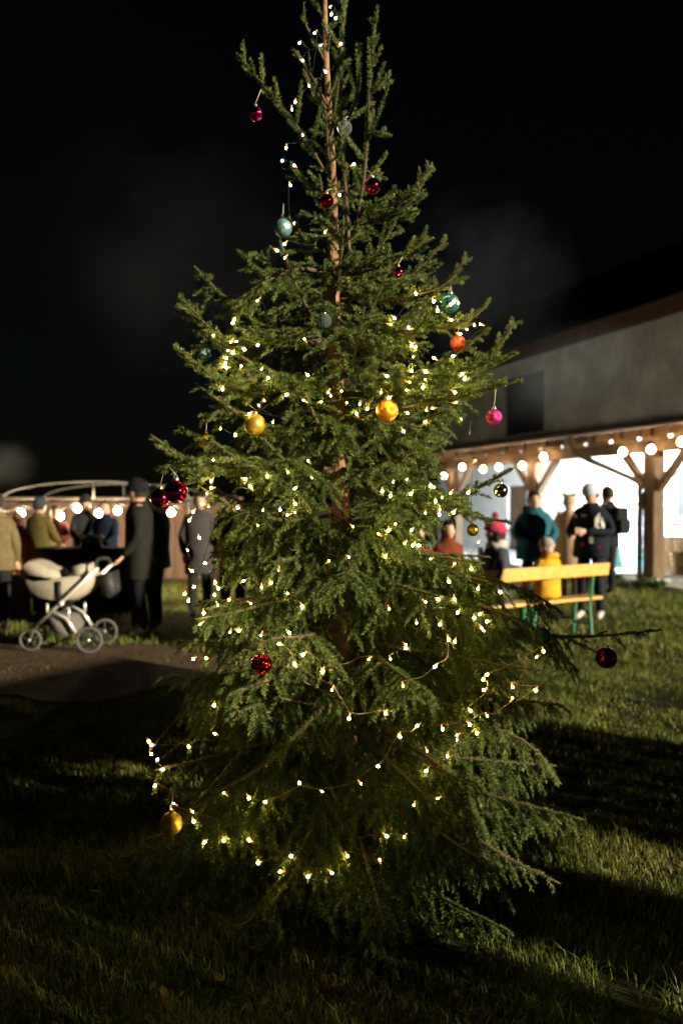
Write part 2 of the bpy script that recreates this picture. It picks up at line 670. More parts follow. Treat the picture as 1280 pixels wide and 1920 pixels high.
v = [B(t, d, z) for t in (T0 - 0.3, T1 + 0.3) for d, z in ((-0.80, 2.985), (2.975, 3.395), (2.975, 3.46), (-0.80, 3.05))]
p.add(v, [(0, 1, 5, 4), (1, 2, 6, 5), (2, 3, 7, 6), (3, 0, 4, 7), (0, 3, 2, 1), (4, 5, 6, 7)])
p.build('porch_roof', ROOFM, barn)
# gutter: half-round trough, brackets, and the swan-neck downpipe
gt = MB()
rings = []
for t in np.linspace(T0 - 0.25, T1 + 0.25, 24):
    r_ = []
    for rr in (0.075, 0.068):
        angs = np.linspace(math.pi, 2 * math.pi, 9)
        if rr == 0.068:
            angs = angs[::-1]
        for a in angs:
            r_.append(B(float(t), -0.86 + rr * math.cos(a), 3.0 + rr * math.sin(a)))
    rings.append(r_)
gt.rings(rings, cap=True)
gt.build('gutter', GUTTER, barn)
dp = MB()
dp.tube(spline([B(1.42, -0.86, 2.94), B(1.42, -0.86, 2.72), B(1.25, -0.74, 2.52), B(0.30, -0.22, 2.02), B(0.16, -0.20, 1.80), B(0.16, -0.20, 1.2), B(0.16, -0.20, 0.10)], 34), 0.058, 10)
dp.build('downpipe', PIPE, barn)
for z in (0.5, 1.55):
    c = MB()
    c.lathe(B(0.16, -0.20, z), [(0.064, -0.02), (0.068, 0), (0.064, 0.02)], 12)
    c.build('pipe_clamp', STEEL, barn)
# plinth, rails, floor, window
p = MB()
bbox(p, T0 + 0.05, 8.9, 2.72, 2.995, 0.06, 0.40)
p.build('plinth', PLINTH, barn)
for z in (0.58, 1.02):
    r_ = MB()
    r_.tube([B(T0 + 0.1, 2.66, z), B(8.8, 2.66, z)], 0.022, 8)
    r_.build('rail', STEEL, barn)
for t in (-1.2, 1.1, 3.0, 6.2, 8.7):
    r_ = MB()
    r_.tube([B(t, 2.68, 0.06), B(t, 2.68, 1.06)], 0.018, 8)
    r_.build('rail_post', STEEL, barn)
p = MB()
bbox(p, T0 + 0.02, T1, -0.45, 2.99, -0.02, 0.055)
p.build('floor_slab', CONC, barn)
wd = MB()
bbox(wd, 1.55, 2.75, 3.02, 3.12, 1.15, 1.25)
bbox(wd, 1.55, 2.75, 3.02, 3.12, 2.20, 2.30)
for t in (1.55, 2.10, 2.65):
    bbox(wd, t, t + 0.10, 3.02, 3.12, 1.25, 2.20)
wf = wd.build('window', WOOD, barn)
for t in (1.65, 2.20):
    pn = MB()
    bbox(pn, t, t + 0.45, 3.06, 3.075, 1.25, 2.20)
    pn.build('pane', GLASSD, wf)
sl_ = MB()
bbox(sl_, 1.45, 2.85, 2.90, 3.0, 1.09, 1.145)
sl_.build('sill', WOOD, wf)

for k in range(5):
    dd = MB()
    bbox(dd, 9.03 + k * 0.209, 9.03 + k * 0.209 + 0.203, 3.06, 3.10, 0.06, 2.09)
    if k == 0:
        door = dd.build('door', WOOD, barn)
    else:
        dd.build('plank', WOOD, door)
dd = MB()
dd.tube(spline([B(9.16, 3.05, 1.0), B(9.16, 2.99, 1.02), B(9.16, 2.99, 1.14), B(9.16, 3.05, 1.16)], 8), 0.012, 6)
dd.build('handle', STEEL, door)

# floodlight under the porch: housing, bracket, lit face and its lamp
fl = thing('floodlight', 'black floodlight under the barn porch washing the wall in cold white', 'lamp', B(2.0, 1.0, 2.75))
m = MB()
m.box(B(2.0, 1.0, 2.82), (0.30, 0.22, 0.10), Matrix.Rotation(R(20), 3, 'Z'))
m.build('housing', STEEL, fl)
m = MB()
m.beam(B(2.0, 1.0, 2.86), B(2.0, 1.0, 3.10), 0.03, 0.03)
m.build('bracket', STEEL, fl)
m = MB()
m.box(B(2.0, 1.0, 2.766), (0.25, 0.17, 0.006), Matrix.Rotation(R(20), 3, 'Z'))
m.build('lens', mat('flood_lens', (0.9, 0.95, 1), 0.3, var=0, emit=(0.84, 0.95, 1.0), estr=25), fl)
al = bpy.data.lights.new('flood', 'AREA')
al.energy = 1500
al.shape = 'RECTANGLE'
al.size, al.size_y = 0.25, 0.17
al.color = (0.84, 0.95, 1.0)
al.spread = R(150)
ao = bpy.data.objects.new('flood', al)
COL.objects.link(ao)
ao.parent = fl
ao.location = Vector((0, 0, -0.005))
ao.rotation_euler = (B(2.0, 1.0, 2.75) - B(4.6, 3.0, 0.9)).to_track_quat('Z', 'Y').to_euler()

# ------------------------------------------------------------------ bulb strings
BULB = mat('warm_bulb', (1.0, 0.85, 0.6), 0.4, var=0, emit=(1.0, 0.70, 0.34), estr=36)
SOCKET = mat('bulb_socket', (0.02, 0.02, 0.02), 0.6, var=0)
CABLE = mat('black_cable', (0.02, 0.02, 0.022), 0.6, var=0)


STALL_BULB = mat('stall_bulb', (1.0, 0.85, 0.6), 0.4, var=0, emit=(1.0, 0.73, 0.44), estr=480)


def bulb_mesh(r_, bm_=None):
    m = MB()
    m.lathe((0, 0, 0), [(0.35 * r_, 1.15 * r_), (0.62 * r_, 0.8 * r_), (0.93 * r_, 0.38 * r_), (r_, 0), (0.87 * r_, -0.5 * r_), (0.5 * r_, -0.87 * r_), (0.06 * r_, -r_)], 14)
    return m.mesh('bulb', bm_ or BULB)


def socket_mesh(r_):
    m = MB()
    m.lathe((0, 0, 0), [(0.40 * r_, 1.1 * r_), (0.45 * r_, 1.2 * r_), (0.42 * r_, 2.0 * r_), (0.2 * r_, 2.3 * r_)], 10)
    return m.mesh('socket', SOCKET)


def festoon(label, pts, r_, sag, ends, bmat=None):
    root = thing('festoon_light', label, 'string lights', pts[0])
    bm_, sm_ = bulb_mesh(r_, bmat), socket_mesh(r_)
    for p in pts:
        b = place('bulb', bm_, p, root)
        s = bpy.data.objects.new('socket', sm_)
        COL.objects.link(s)
        s.parent = b
    m = MB()
    hang = [Vector(ends[0])] + [Vector(p) + Vector((0, 0, 2.3 * r_)) for p in pts] + [Vector(ends[1])]
    line = []
    for a, b in zip(hang[:-1], hang[1:]):
        for k in range(5):
            u = k / 5
            q = a.lerp(b, u)
            q.z -= sag * 4 * u * (1 - u)
            line.append(q)
    line.append(hang[-1])
    m.tube(line, 0.008, 6)
    m.build('cable', CABLE, root)
    return root


def on_eave(x, y, d):
    """point on the porch front plane under pixel x, y"""
    k = (x - 640.0) / FPX
    ox, oy = BX + BD.x * d, BY + BD.y * d
    t = (ox - k * oy) / (k * BU.y - BU.x)
    P = B(t, d, 0)
    P.z = CAM_H - (y - HOR) / FPX * P.y
    return P


barn_bulbs = [(1276, 829), (1219, 843), (1166, 848), (1018, 857), (978, 873), (934, 876), (905, 880), (866, 876), (832, 893)]
festoon('row of warm globe bulbs strung under the barn porch eave', [on_eave(x, y, -0.36) for x, y in barn_bulbs], 0.070, 0.05,
        (B(-2.2, -0.36, 2.8), B(13.5, -0.36, 2.75)))

# things under the porch
tb = thing('folding_sign', 'blank pale teal folding sign board on the porch floor', 'sign', B(2.6, 1.5, 0.055))
SIGN = mat('teal_sign', (0.36, 0.70, 0.68), 0.6, var=0.2, scale=6)
for s in (-1, 1):
    m = MB()
    m.beam(B(2.60 + s * 0.02, 1.5, 1.0), B(2.60 + s * 0.30, 1.5, 0.07), 0.6, 0.02, up=BU)
    m.build('panel', SIGN, tb)
m = MB()
m.tube([B(2.6, 1.2, 1.005), B(2.6, 1.8, 1.005)], 0.014, 8)
m.build('hinge', STEEL, tb)
for i, (t, d, zz, s, lab) in enumerate(((1.35, 1.7, 0.055, 0.42, 'brown wooden crate on the porch floor beside the right-hand post'),
                                       (1.30, 1.72, 0.485, 0.36, 'smaller brown crate stacked on top of another under the barn window'))):
    c = thing('wooden_crate', lab, 'crate', B(t, d, zz))
    for k in range(4):
        z0 = zz + 0.01 + k * s * 0.25
        for (a0, a1, b0, b1) in ((-s, s, -s * .7, -s * .7 + .02), (-s, s, s * .7 - .02, s * .7)):
            m = MB()
            bbox(m, t + a0, t + a1, d + b0, d + b1, z0, z0 + s * 0.21)
            m.build('slat', WOOD_L, c)
        for (a0, a1) in ((-s, -s + .02), (s - .02, s)):
            m = MB()
            bbox(m, t + a0, t + a1, d - s * .7 + .021, d + s * .7 - .021, z0, z0 + s * 0.21)
            m.build('slat', WOOD_L, c)
    m = MB()
    bbox(m, t - s + .02, t + s - .02, d - s * .68, d + s * .68, zz + 0.001, zz + 0.018)
    m.build('bottom', WOOD, c)

# weeds round the porch post
WEED = mat('weed_leaf', (0.06, 0.105, 0.030), 0.6, var=0.4, scale=20)


def weed(p, h, n, label):
    o = thing('weed_plant', label, 'plant', p, 'weeds along the porch edge')
    m = MB()
    rr = random.Random(int(p[0] * 1000))
    for k in range(n):
        a = rr.random() * 6.28
        q = Vector(p) + Vector((math.cos(a), math.sin(a), 0)) * rr.random() * h * 0.5
        l = h * (0.5 + 0.6 * rr.random())
        dr_ = Vector((math.cos(a), math.sin(a), 0.9 + rr.random()))
        dr_.normalize()
        sd = dr_.cross(Vector((0, 0, 1))).normalized() * (0.018 + 0.02 * rr.random())
        mid = q + dr_ * l * 0.55
        tip = q + dr_ * l + Vector((math.cos(a), math.sin(a), -0.6)) * l * 0.25
        m.add([q - sd * .3, q + sd * .3, mid + sd, mid - sd, tip], [(0, 1, 2, 3), (3, 2, 4)])
    m.build('leaves', WEED, o)['kind'] = 'stuff'


for i, (t, d, h, n) in enumerate(((0.35, -0.62, 0.30, 70), (-0.25, -0.55, 0.24, 60), (-0.75, -0.6, 0.30, 60), (1.0, -0.62, 0.16, 40))):
    weed(B(t, d, 0), h, n, ['leafy weeds at the foot of the downpipe', 'low weeds growing in front of the right-hand porch post',
                           'leafy weeds at the right edge of the picture by the porch', 'small weeds on the bright porch edge left of the downpipe'][i])

# ------------------------------------------------------------------ stall with an arched frame, far left
PLANKM = mat('stall_plank', (0.085, 0.050, 0.032), 0.8, var=0.45, scale=6, bump=0.3, bscale=40, stretch=(1, 1, 0.2))
TUBE = mat('galvanised_tube', (0.06, 0.062, 0.056), 0.6, metal=0.2, var=0.2)
SY = 14.0
st = thing('market_stall', 'plank-walled stall under a low arched tube frame, far left', 'stall', (-4.2, SY, 0))
xl, xr = at(0, 0, SY).x - 2.6, at(425, 0, SY).x
nx = int((xr - xl) / 0.20)
for k in range(nx):
    m = MB()
    x0 = xl + k * 0.20
    m.box((x0 + 0.096, SY + 2.3 + random.uniform(-.006, .006), 0.80), (0.188, 0.03, 1.58 + random.uniform(-.02, .02)))
    m.build('plank', PLANKM, st)
m = MB()
m.beam((xl, SY + 2.25, 1.655), (xr, SY + 2.25, 1.655), 0.09, 0.06)
m.build('rail', WOOD, st)
for yy in (SY - 0.3, SY + 1.6):
    ac, aw = at(190, 0, SY).x, 1.62
    arc = [(ac + aw * math.cos(a), yy, 1.64 + 0.30 * math.sin(a)) for a in np.linspace(math.pi, 0, 25)]
    m = MB()
    m.tube(arc, 0.014, 8)
    m.build('arch', TUBE, st)
    for dx in (-aw, aw):
        m = MB()
        m.tube([(ac + dx, yy, 0), (ac + dx, yy, 1.64)], 0.03, 8)
        m.build('post', TUBE, st)
    for dx in (-0.04,):
        m = MB()
        m.tube([(ac + dx, yy, 1.66), (ac + dx, yy, 1.93)], 0.014, 8)
        m.build('strut', TUBE, st)
    m = MB()
    m.tube([(ac - aw, yy, 1.64), (ac + aw, yy, 1.64)], 0.010, 8)
    m.build('cross_tube', TUBE, st)
lb = [(3, 972), (40, 962), (113, 968), (146, 953), (185, 963), (221, 958), (321, 961)]
festoon('row of warm globe bulbs strung across the far-left plank stall', [at(x, y, SY - 0.42) for x, y in lb], 0.052, 0.03,
        (at(-60, 958, SY - 0.42), at(372, 950, SY - 0.42)), STALL_BULB)

# unseen huts added right of frame to throw shade bands over the lawn
def ac(a, c, z):
    return Vector((sx * a - sy * c, sy * a + sx * c, z))


def hut(label, c0, c1, a0, a1, h):
    o = thing('shade_hut', label, 'hut', ac((a0 + a1) / 2, (c0 + c1) / 2, 0), 'added shade huts beside the lawn')
    n = max(4, int((c1 - c0) / 0.19))
    for side in (a0, a1):
        for k in range(n):
            m = MB()
            p0, p1 = c0 + (c1 - c0) * k / n, c0 + (c1 - c0) * (k + 0.96) / n
            v = [ac(a, c, z) for z in (0, h) for a, c in ((side, p0), (side, p1), (side + .03, p1), (side + .03, p0))]
            m.add(v, [(0, 3, 2, 1), (4, 5, 6, 7), (0, 1, 5, 4), (1, 2, 6, 5), (2, 3, 7, 6), (3, 0, 4, 7)])
            m.build('plank', PLANKM, o)
    m = MB()
    for c in (c0, c1 - .03):
        v = [ac(a, cc, z) for z in (0, h) for a, cc in ((a0 + .03, c), (a1, c), (a1, c + .03), (a0 + .03, c + .03))]
        m.add(v, [(0, 3, 2, 1), (4, 5, 6, 7), (0, 1, 5, 4), (1, 2, 6, 5), (2, 3, 7, 6), (3, 0, 4, 7)])
    m.build('wall', PLANKM, o)
    m = MB()
    am = (a0 + a1) / 2
    v = [ac(a, c, z) for c in (c0 - .04, c1 + .04) for a, z in ((a0 - .12, h - .02), (am, h + .28), (a1 + .15, h - .02), (a1 + .15, h + .03), (am, h + .33), (a0 - .12, h + .03))]
    m.add(v, [(0, 1, 7, 6), (1, 2, 8, 7), (2, 3, 9, 8), (3, 4, 10, 9), (4, 5, 11, 10), (5, 0, 6, 11), (0, 5, 4, 1), (1, 4, 3, 2), (6, 7, 10, 11), (7, 8, 9, 10)])
    m.build('roof', ROOFM, o)


hut('added wooden shade hut beyond the right edge, nearer to the photographer', 0.3, 2.62, 3.4, 5.0, 1.72)
hut('added wooden shade hut beyond the right edge, farther from the photographer', 3.9, 5.6, 3.4, 5.0, 1.90)

# unseen tent added right of frame to keep the left crowd dark
pav = thing('shade_tent', 'added canvas tent beyond the right edge, shading the left crowd', 'tent', ac(4.3, 7.33, 0))
CANV = mat('tent_canvas', (0.42, 0.40, 0.36), 0.9, var=0.12)
pc = [(2.9, 6.6), (5.7, 6.6), (5.7, 8.05), (2.9, 8.05)]
for a_, c_ in pc:
    m = MB()
    m.tube([ac(a_, c_, 0), ac(a_, c_, 2.2)], 0.03, 8)
    m.build('pole', TUBE, pav)
m = MB()
v = [ac(a_, c_, 2.2) for a_, c_ in ((2.75, 6.5), (5.85, 6.5), (5.85, 8.15), (2.75, 8.15))] + [ac(4.3, 7.0, 4.5), ac(4.3, 7.7, 4.5)]
m.add(v, [(0, 1, 4), (1, 2, 5, 4), (2, 3, 5), (3, 0, 4, 5)])
m.build('canopy', CANV, pav)
m = MB()
m.rings([[ac(a_, c_, z) for a_, c_ in ((2.75, 6.5), (5.85, 6.5), (5.85, 8.15), (2.75, 8.15))] for z in (1.95, 2.195)], smooth=False, cap=False)
m.build('valance', CANV, pav)

# unseen bales and banner added right of frame to shade lawn and tree
STRAW = mat('straw', (0.42, 0.31, 0.13), 0.95, var=0.4, scale=40, bump=0.9, bscale=60)
for z0, lab in ((0.0, 'added straw bale beyond the right edge, shading the lawn'), (0.452, 'added straw bale stacked on another for more shade')):
    bale = thing('shade_bale', lab, 'bale', ac(1.95, 3.06, z0))
    m = MB()
    v = [ac(a, c, z) for z in (z0, z0 + 0.44) for a, c in ((1.7, 2.74), (2.2, 2.74), (2.2, 3.38), (1.7, 3.38))]
    m.add(v, [(0, 3, 2, 1), (4, 5, 6, 7), (0, 1, 5, 4), (1, 2, 6, 5), (2, 3, 7, 6), (3, 0, 4, 7)])
    bevel(m.build('straw', STRAW, bale), 0.05, 3)
    for c in (3.02, 3.26):
        m = MB()
        m.tube([ac(1.695, c, z0 + 0.005), ac(1.695, c, z0 + 0.446), ac(2.205, c, z0 + 0.446), ac(2.205, c, z0 + 0.005)], 0.006, 5)
        m.build('twine', WOOD_L, bale)
bn_ = thing('shade_banner', 'added canvas banner beyond the right edge, shading lawn and lower tree', 'banner', ac(3.45, 3.65, 0))
for c in (2.47, 3.40, 3.86):
    m = MB()
    m.tube([ac(3.45, c, 0), ac(3.45, c, 2.35)], 0.02, 8)
    m.build('pole', WOOD, bn_)
m = MB()
m.rings([[ac(3.45 + 0.03 * math.sin(c * 9), c, z) for c in np.linspace(3.42, 3.84, 9)] for z in (1.0, 1.35, 1.7, 2.05)], cap=False, close=False)
m.build('canvas', mat('canvas', (0.45, 0.40, 0.32), 0.9, var=0.1), bn_)
m = MB()
m.rings([[ac(3.45 + 0.03 * math.sin(c * 9), c, z + 0.12 * math.sin(c * 5)) for c in np.linspace(2.49, 3.39, 15)] for z in (1.62, 1.8, 2.0, 2.22)], cap=False, close=False)
m.build('canvas', mat('canvas', (0.45, 0.40, 0.32), 0.9, var=0.1), bn_)


# ------------------------------------------------------------------ drifting smoke
def smoke(label, c, r_, dens, col, rotz=0.0, scale=1.2):
    mb = MB()
    mb.ball((0, 0, 0), r_, 24, 16)
    me = mb.mesh('smoke', smoke_mat(dens, col, r_, scale))
    o = place('smoke', me, c, None, (0, 0, rotz))
    o['label'] = label
    o['category'] = 'smoke'
    o['kind'] = 'stuff'


def smoke_mat(dens, col, r_, scale):
    m = bpy.data.materials.new('smoke')
    m.use_nodes = True
    nt = m.node_tree
    nt.nodes.remove(nt.nodes['Principled BSDF'])
    pv_ = nt.nodes.new('ShaderNodeVolumePrincipled')
    pv_.inputs['Color'].default_value = (*col, 1)
    pv_.inputs['Anisotropy'].default_value = 0.0
    tc = nt.nodes.new('ShaderNodeTexCoord')
    mp = nt.nodes.new('ShaderNodeMapping')
    mp.inputs['Scale'].default_value = tuple(1 / v for v in r_)
    ln_ = nt.nodes.new('ShaderNodeVectorMath')
    ln_.operation = 'LENGTH'
    mr = nt.nodes.new('ShaderNodeMapRange')
    mr.interpolation_type = 'SMOOTHSTEP'
    mr.inputs['From Min'].default_value = 1.0
    mr.inputs['From Max'].default_value = 0.15
    n = nt.nodes.new('ShaderNodeTexNoise')
    n.inputs['Scale'].default_value = scale
    n.inputs['Detail'].default_value = 3
    mr2 = nt.nodes.new('ShaderNodeMapRange')
    mr2.inputs['From Min'].default_value = 0.3
    mr2.inputs['From Max'].default_value = 0.7
    mu = nt.nodes.new('ShaderNodeMath')
    mu.operation = 'MULTIPLY'
    mu2 = nt.nodes.new('ShaderNodeMath')
    mu2.operation = 'MULTIPLY'
    mu2.inputs[1].default_value = dens
    L = nt.links.new
    L(tc.outputs['Object'], mp.inputs[0])
    L(mp.outputs[0], ln_.inputs[0])
    L(ln_.outputs['Value'], mr.inputs['Value'])
    L(tc.outputs['Object'], n.inputs['Vector'])
    L(n.outputs['Fac'], mr2.inputs['Value'])
    L(mr.outputs[0], mu.inputs[0])
    L(mr2.outputs[0], mu.inputs[1])
    L(mu.outputs[0], mu2.inputs[0])
    L(mu2.outputs[0], pv_.inputs['Density'])
    L(pv_.outputs[0], nt.nodes['Material Output'].inputs['Volume'])
    return m


bz = math.atan2(BU.y, BU.x)
smoke('thin smoke veil added to lighten the upper barn wall', B(5.6, 0.9, 4.75), (4.6, 1.7, 1.55), 0.16, (0.72, 0.84, 1.0), bz, 0.8)  # veil added so the upper wall reads paler
smoke('pale smoke puff rising above the far-left stall', at(10, 872, 16.0), (0.75, 0.6, 0.6), 0.14, (0.9, 0.9, 0.9), 0, 2.0)
smoke('very faint smoke hanging in the dark sky above the barn roof', at(905, 520, 17.0), (2.4, 1.0, 2.4), 0.035, (0.7, 0.82, 1.0), 0, 0.9)
smoke('broad faint smoke veil in the dark sky left of the tree', at(330, 470, 15.0), (3.4, 1.2, 3.0), 0.012, (0.9, 0.88, 0.85), 0, 0.7)

# ------------------------------------------------------------------ the spruce
TY = 3.2
BARK = mat('spruce_bark', (0.20, 0.105, 0.050), 0.85, var=0.45, scale=18, bump=0.6, bscale=70, col2=(0.30, 0.165, 0.075))
TWIG = mat('twig_bark', (0.085, 0.052, 0.028), 0.8, var=0.3, scale=30)
NEEDLE = needle_mat()
tree = thing('spruce_tree', 'tall spruce christmas tree with baubles and tiny warm lights on the lawn', 'tree', (0.03, TY, 0))


def axis(z):
    """trunk axis at height z"""
    return Vector((0.035 - 0.027 * z, TY, z))


tr = MB()
zs = [0, 0.06, 0.2, 0.5, 0.9, 1.4, 1.9, 2.4, 2.8, 3.2, 3.6, 3.95]
rs = [0.075, 0.062, 0.055, 0.050, 0.046, 0.040, 0.034, 0.025, 0.0185, 0.013, 0.0095, 0.005]
tz = np.linspace(0, 3.95, 90)
tr.tube([axis(float(z)) + Vector((0.006 * math.sin(z * 5), 0.006 * math.cos(z * 4), 0)) for z in tz],
        [float(np.interp(z, zs, rs)) * (1 + 0.10 * math.sin(z * 34) ** 8 + 0.05 * math.sin(z * 61 + 1)) for z in tz], 12)
tr.build('trunk', BARK, tree)

# silhouette of the photograph: reach left / right of the trunk in metres at the tip height
SIL = [(0, 30, 34), (110, 150, 75), (200, 140, 85), (320, 92, 150), (430, 125, 160), (510, 205, 225), (600, 290, 265), (680, 300, 310), (740, 300, 310),
       (850, 330, 275), (930, 330, 285), (1050, 315, 320), (1150, 345, 375), (1250, 370, 410), (1400, 420, 410), (1520, 410, 430), (1650, 385, 430), (1800, 350, 390)]
SZ = np.array([CAM_H - (y - HOR) / FPX * TY for y, _, _ in SIL])[::-1]
SL = np.array([l / FPX * TY for _, l, _ in SIL])[::-1]
SR = np.array([r_ / FPX * TY for _, _, r_ in SIL])[::-1]


def reach(z, az):
    l, r_ = float(np.interp(z, SZ, SL)), float(np.interp(z, SZ, SR))
    c = math.cos(az)
    side = r_ if c > 0 else l
    fb = 0.92 * (l + r_) / 2
    return side * c * c + fb * (1 - c * c)


NEED_PTS = []       # needle base points of every branch, for hanging things on them


def resample(P, n):
    P = np.asarray(P, dtype=float)
    d = np.r_[0, np.cumsum(np.linalg.norm(np.diff(P, axis=0), axis=1))]
    u = np.linspace(0, d[-1], n)
    return np.stack([np.interp(u, d, P[:, k]) for k in range(3)], 1)


NS = 6


def grow(main, droop, dens=1750, bare=0.22, side_k=0.42, nl=0.0165, step=0.036, smax=0.34, tint0=0.45, sub=True, rise=0.0, r0=None):
    """one limb: its wood as a part of the tree and its needles as a sub-part"""
    main = [Vector(p) for p in main]
    M = resample([tuple(p) for p in main], 24)
    seg = np.linalg.norm(np.diff(M, axis=0), axis=1)
    cum = np.r_[0, np.cumsum(seg)]
    L = cum[-1]
    stems, rads, nfrom = [], [], []

    def pos(s):
        return np.array([np.interp(s, cum, M[:, k]) for k in range(3)])

    def tan(s):
        t = pos(min(L, s + 0.02)) - pos(max(0, s - 0.02))
        return t / (np.linalg.norm(t) + 1e-9)

    up = np.array([0, 0, 1.0])
    shoots = []
    s = bare * L + 0.02
    sgn = 1 if rng.random() < 0.5 else -1
    while s < L - 0.01:
        l = min(smax, side_k * (L - s) + 0.05) * (0.45 + 0.75 * rng.random())
        shoots.append((s, sgn, l))
        if rng.random() < 0.22:
            shoots.append((s, -sgn, l * 0.8))
        if rng.random() < 0.14:
            shoots.append((s, 0, l * 0.55))
        sgn = -sgn
        s += step * (0.7 + 0.6 * rng.random())
    for s, sg, l in shoots:
        p, t = pos(s), tan(s)
        side = np.cross(t, up)
        ns_ = np.linalg.norm(side)
        if ns_ < 0.25:
            a = rng.random() * 6.283
            side = np.array([math.cos(a), math.sin(a), 0])
        else:
            side = side / ns_
        a = R(48 + rng.normal(0, 9))
        if sg == 0:
            dr_ = t * 0.6 + up * (0.7 if droop < 0.3 else -0.8)
        else:
            dr_ = t * math.cos(a) + side * sg * math.sin(a) + up * (rise + rng.normal(0, 0.13) - droop * 0.35)
        dr_ = dr_ / np.linalg.norm(dr_)
        u = np.linspace(0, 1, NS)[:, None]
        Q = p + dr_ * u * l + up * (-droop * l * 0.75 * u ** 2 * (0.7 + 0.6 * rng.random())) + up * (0.10 * l * u ** 3)
        Q[:, 2] = np.maximum(Q[:, 2], 0.03)
        stems.append(Q)
        rads.append(0.0022 + 0.004 * l)
        nfrom.append(0.04)
        if sub and l > 0.085:
            q = 0.03 + 0.02 * rng.random()
            sg2 = 1 if rng.random() < 0.5 else -1
            while q < l - 0.012:
                f = q / l
                bp = p + dr_ * q + up * (-droop * l * 0.75 * f ** 2) + up * (0.10 * l * f ** 3)
                l2 = min(0.17, 0.55 * (l - q) + 0.040) * (0.7 + 0.5 * rng.random())
                sd = np.cross(dr_, up)
                sd = sd / (np.linalg.norm(sd) + 1e-6)
                d2 = dr_ * 0.66 + sd * sg2 * 0.72 + up * (rise * 0.6 + rng.normal(0, 0.16) - droop * 0.5)
                d2 = d2 / np.linalg.norm(d2)
                Q2 = bp + d2 * u * l2 + up * (-droop * l2 * 0.8 * u ** 2)
                Q2[:, 2] = np.maximum(Q2[:, 2], 0.03)
                stems.append(Q2)
                rads.append(0.0018)
                nfrom.append(0.03)
                sg2 = -sg2
                q += step * (0.85 + 0.5 * rng.random())
    # the limb itself carries needles on its outer part
    m0 = resample(M[int(24 * max(bare, 0.15)):], NS)
    stems.append(m0)
    rads.append(0.0)
    nfrom.append(0.0)
    S = np.stack(stems)                                  # k, NS, 3
    K = len(S)
    lens = np.linalg.norm(np.diff(S, axis=1), axis=2).sum(1)
    # ---- wood
    wm = MB()
    rr0 = r0 if r0 else 0.004 + 0.009 * L
    wm.tube([tuple(p) for p in M[::2]] + [tuple(M[-1])], list(np.linspace(rr0, 0.0028, 13)), 6)
    for k in range(K - 1):
        if rads[k] > 0:
            wm.tube([tuple(p) for p in S[k][::2]] + [tuple(S[k][-1])], [rads[k], rads[k] * .85, rads[k] * .7, 0.0012], 3, cap=False)
    br = wm.build('branch', TWIG, tree)
    # ---- needles
    nn = np.maximum(6, (lens * dens).astype(int))
    idx = np.repeat(np.arange(K), nn)
    N = len(idx)
    u = rng.random(N)
    u = np.array(nfrom)[idx] + (1.0 - np.array(nfrom)[idx]) * u
    fpos = u * (NS - 1)
    i0 = np.minimum(fpos.astype(int), NS - 2)
    fr = (fpos - i0)[:, None]
    A, Bv = S[idx, i0], S[idx, i0 + 1]
    p = A * (1 - fr) + Bv * fr
    t = Bv - A
    t /= np.linalg.norm(t, axis=1, keepdims=True) + 1e-9
    rv = rng.normal(size=(N, 3))
    rv[:, 2] += 0.35                                    # a little fuller on the upper side
    rad = rv - t * (rv * t).sum(1, keepdims=True)
    rad /= np.linalg.norm(rad, axis=1, keepdims=True) + 1e-9
    tip_u = np.clip((u - 0.93) / 0.07, 0, 1)[:, None]
    dr_ = t * (0.50 + 0.9 * tip_u) + rad * (0.95 - 0.35 * tip_u)
    dr_ /= np.linalg.norm(dr_, axis=1, keepdims=True)
    ln = (nl * (0.72 + 0.45 * rng.random(N)) * (1 - 0.25 * u))[:, None]
    wv = np.cross(dr_, rng.normal(size=(N, 3)))
    wv /= np.linalg.norm(wv, axis=1, keepdims=True) + 1e-9
    wv *= (0.00125 + 0.0005 * rng.random(N))[:, None]
    V = np.empty((N, 3, 3))
    V[:, 0] = p - wv
    V[:, 1] = p + wv
    V[:, 2] = p + dr_ * ln
    st_t = np.clip(tint0 + 0.16 * rng.normal(size=K), 0, 1)[idx]
    tint = np.clip(st_t + 0.22 * (u - 0.55) + 0.10 * rng.normal(size=N), 0, 1)
    o0 = root_loc(tree)
    me = np_mesh('needles', V.reshape(-1, 3) - np.array(o0), np.arange(N * 3), 3, NEEDLE)
    a_ = me.attributes.new('tint', 'FLOAT', 'POINT')
    a_.data.foreach_set('value', np.repeat(tint, 3).astype(np.float32))
    no = bpy.data.objects.new('needles', me)
    COL.objects.link(no)
    no.parent = br
    no['kind'] = 'stuff'
    NEED_PTS.append(p[::3])
    return br


def px_branch(pts, droop=0.25, **kw):
    """a limb the photograph shows singly: points as (x, y, depth)"""
    grow(spline([at(*q) for q in pts], 14), droop, **kw)


